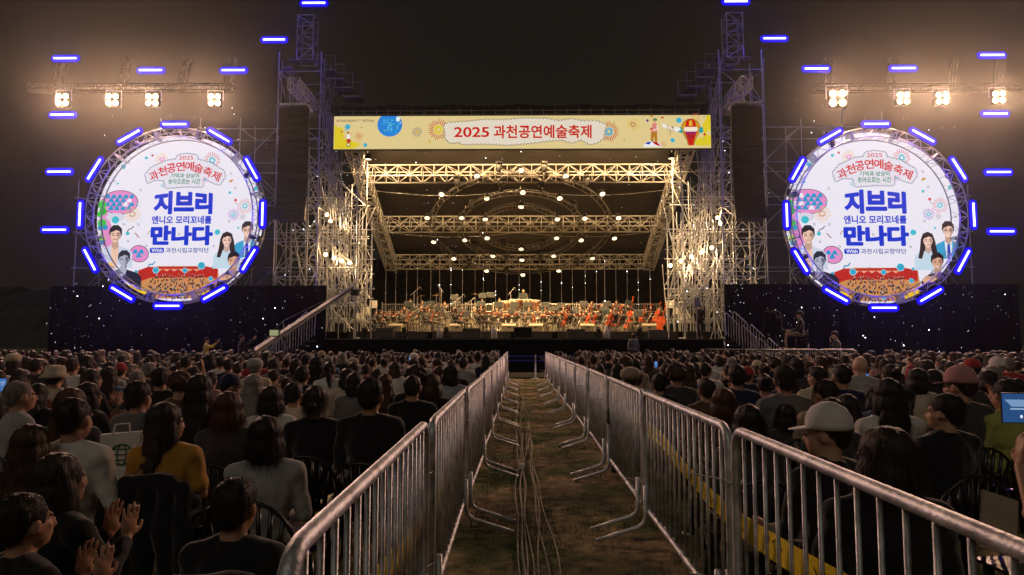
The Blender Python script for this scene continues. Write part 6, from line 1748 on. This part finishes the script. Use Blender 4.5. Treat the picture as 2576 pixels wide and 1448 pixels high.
for i, (ox, zx, zy, kd, fz, st, hc_) in enumerate(MUS):
    px, py = D(zx, zy, ox); seated = kd != 'bass'
    Y, f = solve(px, py, 1.235 if seated else 1.70)
    if zy >= 380 and Y > 39.6: Y, f = 39.5 - (i % 3) * .35, 2.0
    p = P(px, py, Y); blk = 'left' if px < 1180 else ('centre-left' if px < 1315 else ('centre-right' if px < 1440 else 'right'))
    cnt[blk, kd] = cnt.get((blk, kd), 0) + 1
    sex = 'man' if st in ('short', 'crop') else 'woman'
    lab = '%s in black %s, %s such from the left in the %s section' % (sex, kindword[kd], nth(cnt[blk, kd] - 1), blk)
    if len(lab.split()) > 16: lab = '%s %s, %s such from the left, %s section' % (sex, kindword[kd], nth(cnt[blk, kd] - 1), blk)
    s_ = max(.88, min(1.08, (p.z - f) / (1.235 if seated else 1.70)))
    yw = R(fz)
    person((p.x, Y, f), yw, s_, kd if kd != 'bass' else 'bass', st, hc_, 'concert black', lab, GM_, skin=2, trousers='concert black')
    MP.append((p.x, Y))
    root = V((p.x, Y, f)); Rz = Matrix.Rotation(yw, 3, 'Z')
    who = '%s %s player, %s section' % (nth(cnt[blk, kd] - 1), {'violin': 'violin', 'low_bow': 'lowered-bow violin', 'cello': 'cello', 'bass': 'double bass', 'wind': 'wind'}[kd], blk)
    if seated: folding_chair((p.x, Y, f), yw, 'folding chair under the ' + who)
    if kd == 'violin':
        q = root + Rz @ V((-.10, .10, .95)) * s_
        d = Rz @ V((-.25, .9, .10)); n = Rz @ V((0, .1, 1)); d.normalize(); x_ = n.cross(d).normalized() ; Mw = Matrix((x_, -(d.cross(x_)), d)).transposed()
        Mw = Matrix((x_, d.cross(x_), d)).transposed()
        instrument('violin', q, Mw, 'violin under the chin of the ' + who, 'violins')
        bow(root + Rz @ V((.14, .34, .90)) * s_, Rz @ V((-.6, .5, .55 + .3 * rnd.random())), 'bow in the hand of the ' + who)
    elif kd == 'low_bow':
        instrument('violin', root + Rz @ V((-.13, .30, .56)), Rz @ Euler((R(-12), R(-8), 0)).to_matrix(), 'violin resting on the knee of the ' + who, 'violins')
        bow(root + Rz @ V((.18, .30, .60)), Rz @ V((.1, 1, .1 + .25 * rnd.random())), 'lowered bow of the ' + who)
    elif kd == 'cello':
        up_ = (Rz @ V((-.10, -.36, .95))).normalized(); fr = Rz @ V((0, -1, 0)); x_ = fr.cross(up_).normalized(); y_ = up_.cross(x_)
        # front of the cello looks away from the player
        y_ = -(Rz @ V((0, 1, 0)) - up_ * up_.dot(Rz @ V((0, 1, 0)))).normalized(); x_ = y_.cross(up_)
        Mw = Matrix((x_, y_, up_)).transposed()
        Mw = Mw @ Euler((0, 0, 0)).to_matrix()
        instrument('cello', root + Rz @ V((.02, .52, .30)), Mw, 'reddish cello leaning on the ' + who, 'cellos')
        bow(root + Rz @ V((.26, .46, .58)), Rz @ V((-.95, .25, .18)), 'cello bow of the ' + who)
    elif kd == 'bass':
        up_ = (Rz @ V((-.14, -.2, .95))).normalized(); y_ = -(Rz @ V((0, 1, 0)) - up_ * up_.dot(Rz @ V((0, 1, 0)))).normalized(); x_ = y_.cross(up_)
        instrument('bass', root + Rz @ V((-.05, .42, .22)), Matrix((x_, y_, up_)).transposed(), 'double bass held by the ' + who, 'double basses')
q = random.Random(31); k = 0
for Y0, f, lo_, hi_ in ((38.7, 2.0, -6.8, 6.6), (41.0, 2.35, -6.2, 6.2), (43.3, 2.85, -7.0, -3.6), (43.4, 2.85, 3.9, 7.4)):
    x = lo_
    while x < hi_:
        xx, yy = x + q.uniform(-.1, .1), Y0 + q.uniform(-.25, .25)
        if all((a - xx) ** 2 + (c - yy) ** 2 > .42 for a, c in MP):
            st = q.choice(('short', 'bob', 'long')); kd = q.choice(('wind', 'wind', 'violin')) if Y0 < 40 else 'wind'
            fz = 180 - xx * 9
            lab = '%s in black half hidden among the %s desks, %s such from the left' % ('man' if st == 'short' else 'woman', {38.7: 'middle', 41.0: 'low riser', 43.3: 'back left', 43.4: 'back right'}[Y0], nth(k))
            person((xx, yy, f), R(fz), q.uniform(.94, 1.04), kd, st, q.choice(('dark', 'brown', 'auburn')), 'concert black', lab, GM_, skin=2, trousers='concert black')
            if k % 2 == 0: music_stand((xx + .05, yy - .62, f), R(q.uniform(-12, 12)), 1.0, 'black music stand before the player half hidden at the %s desks, %s' % ({38.7: 'middle', 41.0: 'low riser', 43.3: 'back left', 43.4: 'back right'}[Y0], nth(k)))
            k += 1
        x += .74
    k = 0
# more double basses whose scrolls show at the back right
for zx, zy, s in ((1455, 345, 'left'), (1905, 325, 'middle'), (2115, 312, 'right')):
    px, py = D(zx, zy, B_); Y = 42.0 if zx != 2115 else 38.6; p = P(px, py, Y)
    up_ = V((.28, -.05, .95)).normalized(); y_ = -(V((.35, .9, 0)) - up_ * up_.dot(V((.35, .9, 0)))).normalized(); x_ = y_.cross(up_)
    base = p - up_ * 1.9
    instrument('bass', base, Matrix((-x_, y_, up_)).transposed(), 'double bass with its scroll above the players at the back right, %s one' % s, 'double basses')
# music stands
MSL = [(A_,680,335),(A_,945,335),(A_,1110,400),(A_,1720,325),(A_,1980,335),(A_,2210,335),(A_,2400,335),(A_,2174,425),(A_,1335,228),(A_,1750,205),(A_,1875,185),(A_,2335,205),(A_,1440,430),(A_,1215,500),(A_,850,480),
       (B_,345,340),(B_,575,350),(B_,860,440),(B_,1240,455),(B_,1700,450),(B_,360,440),(B_,560,450),(B_,225,530),(B_,345,545),(B_,1105,490),(A_,1890,520)]
for i, (ox, zx, zy) in enumerate(MSL):
    px, py = D(zx, zy, ox)
    h = 1.12; Y, f = solve(px, py, h + .1)
    p = P(px, py, Y); hh = max(.8, min(1.5, p.z - f))
    music_stand((p.x, Y, f), R(rnd.uniform(-18, 18) + (0 if 300 < zx < 2500 and ox == A_ else rnd.uniform(-20, 20))), hh, 'perforated black music stand in the orchestra, %s from the left' % nth(sorted((D(z, 0, o_)[0], q_) for o_, z, q_ in MSL).index((D(zx, 0, ox)[0], zy))))
# timpani, drums, cymbals
for i, (zx, zy) in enumerate(((2100, 285), (2225, 262), (2385, 262), (2495, 272))):
    px, py = D(zx, zy, A_); Y = 42.75 + .1 * i; p = P(px, py, Y); f = 2.85
    o = empty('timpani', (p.x, Y, f), 0, 'copper timpani drum at the back of the orchestra, %s from the left' % nth(i), 'drum', 'timpani')
    H = p.z - f
    b = MB(); b.lathe([(.05, H - .62), (.20, H - .58), (.32, H - .42), (.36, H - .2), (.37, H - .02)], 22); b.build('copper_bowl', copper, o, smooth=True)
    b = MB(); b.lathe([(.385, H - .03), (.385, H), (.36, H + .01), (.01, H + .01)], 22); b.build('drumhead', M['white'], o)
    b = MB()
    for k in range(4): a = PI / 2 * k; b.tube((.38 * math.cos(a), .38 * math.sin(a), H - .02), (.22 * math.cos(a), .22 * math.sin(a), .02), .014, 5)
    b.build('frame', M['steel'], o)
p = P(*D(960, 270, A_), 43.2); o = empty('drum_kit', (p.x, 43.2, 2.85), 0, 'drum kit with shiny tom drums at the back left of the orchestra', 'drum kit')
for x, y, r_, z, h_ in ((0, .1, .28, .05, .36), (-.28, -.05, .16, .55, .22), (.05, -.05, .16, .58, .22), (.36, -.08, .19, .42, .26), (-.5, -.15, .18, .5, .14)):
    b = MB(); 
    if r_ == .28: b.lathe([(r_, -h_ / 2), (r_, h_ / 2)], 20, (x, y, .32), Euler((PI / 2, 0, 0)).to_matrix()); b.build('bass_drum', M['white'], o)
    else: b.lathe([(r_, z), (r_ + .01, z + .02), (r_ + .01, z + h_)], 20, (x, y, 0)); b.build('tom_drum', M['alu'], o)
for i, (zx, zy, ox) in enumerate(((845, 208, A_), (1070, 198, A_), (800, 240, A_), (1635, 185, A_))):
    p = P(*D(zx, zy, ox), 43.0); o = empty('cymbal', (p.x, 43.0, 2.85), 0, 'brass cymbal on a thin stand over the drums, %s' % ('leftmost and lower', 'upper left', 'upper right', 'far right near the percussion')[(1, 2, 0, 3)[i]], 'cymbal', 'cymbals')
    h_ = p.z - 2.85; b = MB(); b.lathe([(.27, 0), (.1, .02), (.05, .045), (.0, .05)], 20, (0, 0, h_), Euler((rnd.uniform(-.2, .2), rnd.uniform(-.2, .2), 0)).to_matrix()); b.build('cymbal_plate', brass, o, smooth=True)
    b = MB(); b.tube((0, 0, 0), (0, 0, h_ + .08), .012, 6); b.build('stand', M['steel'], o)
# tall microphone stands
for i, (z0, zb, zt, ox, Y) in enumerate((((745, 150), 300, (838, 70), A_, 42), ((1140, 110), 300, (1085, 40), A_, 42.5), ((2155, 150), 300, (2215, 80), A_, 42.6), ((1345, 290), 420, (1478, 178), A_, 41.5), ((1580, 270), 400, (1500, 330), A_, 41))):
    p = P(*D(*z0, ox), Y); t_ = P(*D(*zt, ox), Y); f = floor_at(Y); o = empty('microphone_stand', (p.x, Y, f), 0, 'tall boom microphone stand above the orchestra, %s from the left' % nth((0, 1, 4, 2, 3)[i]), 'microphone', 'boom microphone stands')
    b = MB(); b.tube((0, 0, 0), (0, 0, p.z - f), .012, 6)
    for k in range(3): b.tube((0, 0, .2), (.35 * math.cos(2.1 * k), .35 * math.sin(2.1 * k), 0), .012, 5)
    b.build('stand', M['steel'], o)
    e = rel(o, t_); e.z = t_.z - f; s0 = V((0, 0, p.z - f)); q = s0 - (e - s0) * .6; b = MB(); b.tube(q, e, .009, 6); b.build('boom', M['steel'], o)
    b = MB(); b.tube(e, e + V((.06, 0, -.22)), .022, 8); b.build('microphone', M['rubber'], o)
# conductor's table and podium
p = P(*D(2335, 455, A_), 36.2); o = empty('conductor_desk', (p.x, 36.2, 2.0), 0, 'white-topped desk on crossed legs at the centre front of the orchestra', 'desk')
h_ = p.z - 2.0; b = MB(); b.box((0, 0, h_), (.95, .35, .025)); b.build('desk_top', M['white'], o); b = MB(); b.tube((-.28, 0, 0), (-.02, 0, h_), .014, 6); b.tube((.28, 0, 0), (.02, 0, h_), .014, 6); b.tube((-.2, 0, .35), (.2, 0, .35), .012, 5); b.build('leg', M['steel'], o)
# timpanist standing
p = P(*D(2340, 100, A_), 43.9); person((p.x, 43.9, 3.05), PI, (p.z - 3.05) / 1.70, 'stand', 'short', 'dark', 'black', 'man in black standing tall behind the timpani at the centre', GM_, skin=2, trousers='black')
p = P(*D(1365, 175, A_), 43.6); person((p.x, 43.6, 2.85), PI, (p.z - 2.85) / 1.70, 'stand', 'bob', 'auburn', 'black', 'percussionist with reddish hair half hidden behind a stand at the back left', GM_, skin=2, trousers='black')

# ------------------------------------------------------------------ crew around the stage
POSES['oper'] = make_pose(*rest, shorts=True)
p = P(520, 850, 29.3); person((p.x, 29.3, 0), R(-72), p.z / 1.70, 'film', 'crop', 'black', 'yellow', 'man in a yellow shirt filming with a raised camera beside the crowd', None, skin=2, trousers='charcoal', cap='cap', capcol='black')
q = P(541, 856, 29.3); o = empty('handheld_camera', tuple(q), R(-72), 'small camera raised by the man in the yellow shirt', 'camera'); b = MB(); b.box((0, 0, 0), (.09, .13, .08)); b.lathe([(.03, 0), (.035, .09)], 10, (0, .06, 0), Euler((-PI / 2, 0, 0)).to_matrix()); b.build('camera_body', M['black'], o); b = MB(); b.box((-.075, -.03, .0), (.06, .008, .05)); b.build('flip_screen', M['grey'], o)
p = P(608, 840, 28.4); person((p.x, 28.4, 0), R(-60), p.z / 1.72, 'film', 'crop', 'black', 'black', 'crane operator in black with headphones behind the counterweight', None, skin=1, trousers='black')
p = P(1760, 766, 33.4); person((p.x, 33.4, 1.62), R(160), (p.z - 1.62) / 1.72, 'guard', 'crop', 'black', 'black', 'man in black standing watch by the right wing scaffold', None, skin=2, trousers='black')
pz = P(2012, 783, 25.9); person((pz.x, 25.9, 1.2), R(72), (pz.z - 1.2) / 1.235, 'oper', 'short', 'black', 'black', 'barefoot camera operator in shorts seated on the right platform', None, skin=2, trousers='beige', cap='cap', capcol='black')
chair((pz.x, 25.9, 1.2), R(72), 'black plastic chair of the barefoot operator on the right platform')
pz = P(2106, 832, 26.9); person((pz.x, 26.9, 0.35), R(60), (pz.z - .35) / 1.235, 'chin', 'short', 'black', 'charcoal', 'man crouching with a hand at his mouth behind the right platform', None, skin=2)
pz = P(1592, 838, 32.0); person((pz.x, 31.9, 0), R(10), pz.z / 1.72, 'guard', 'short', 'dark', 'grey', 'crew member in grey standing in the dark before the stage right of centre', None, skin=1, trousers='black')

bpy.data.scenes.remove(TS)
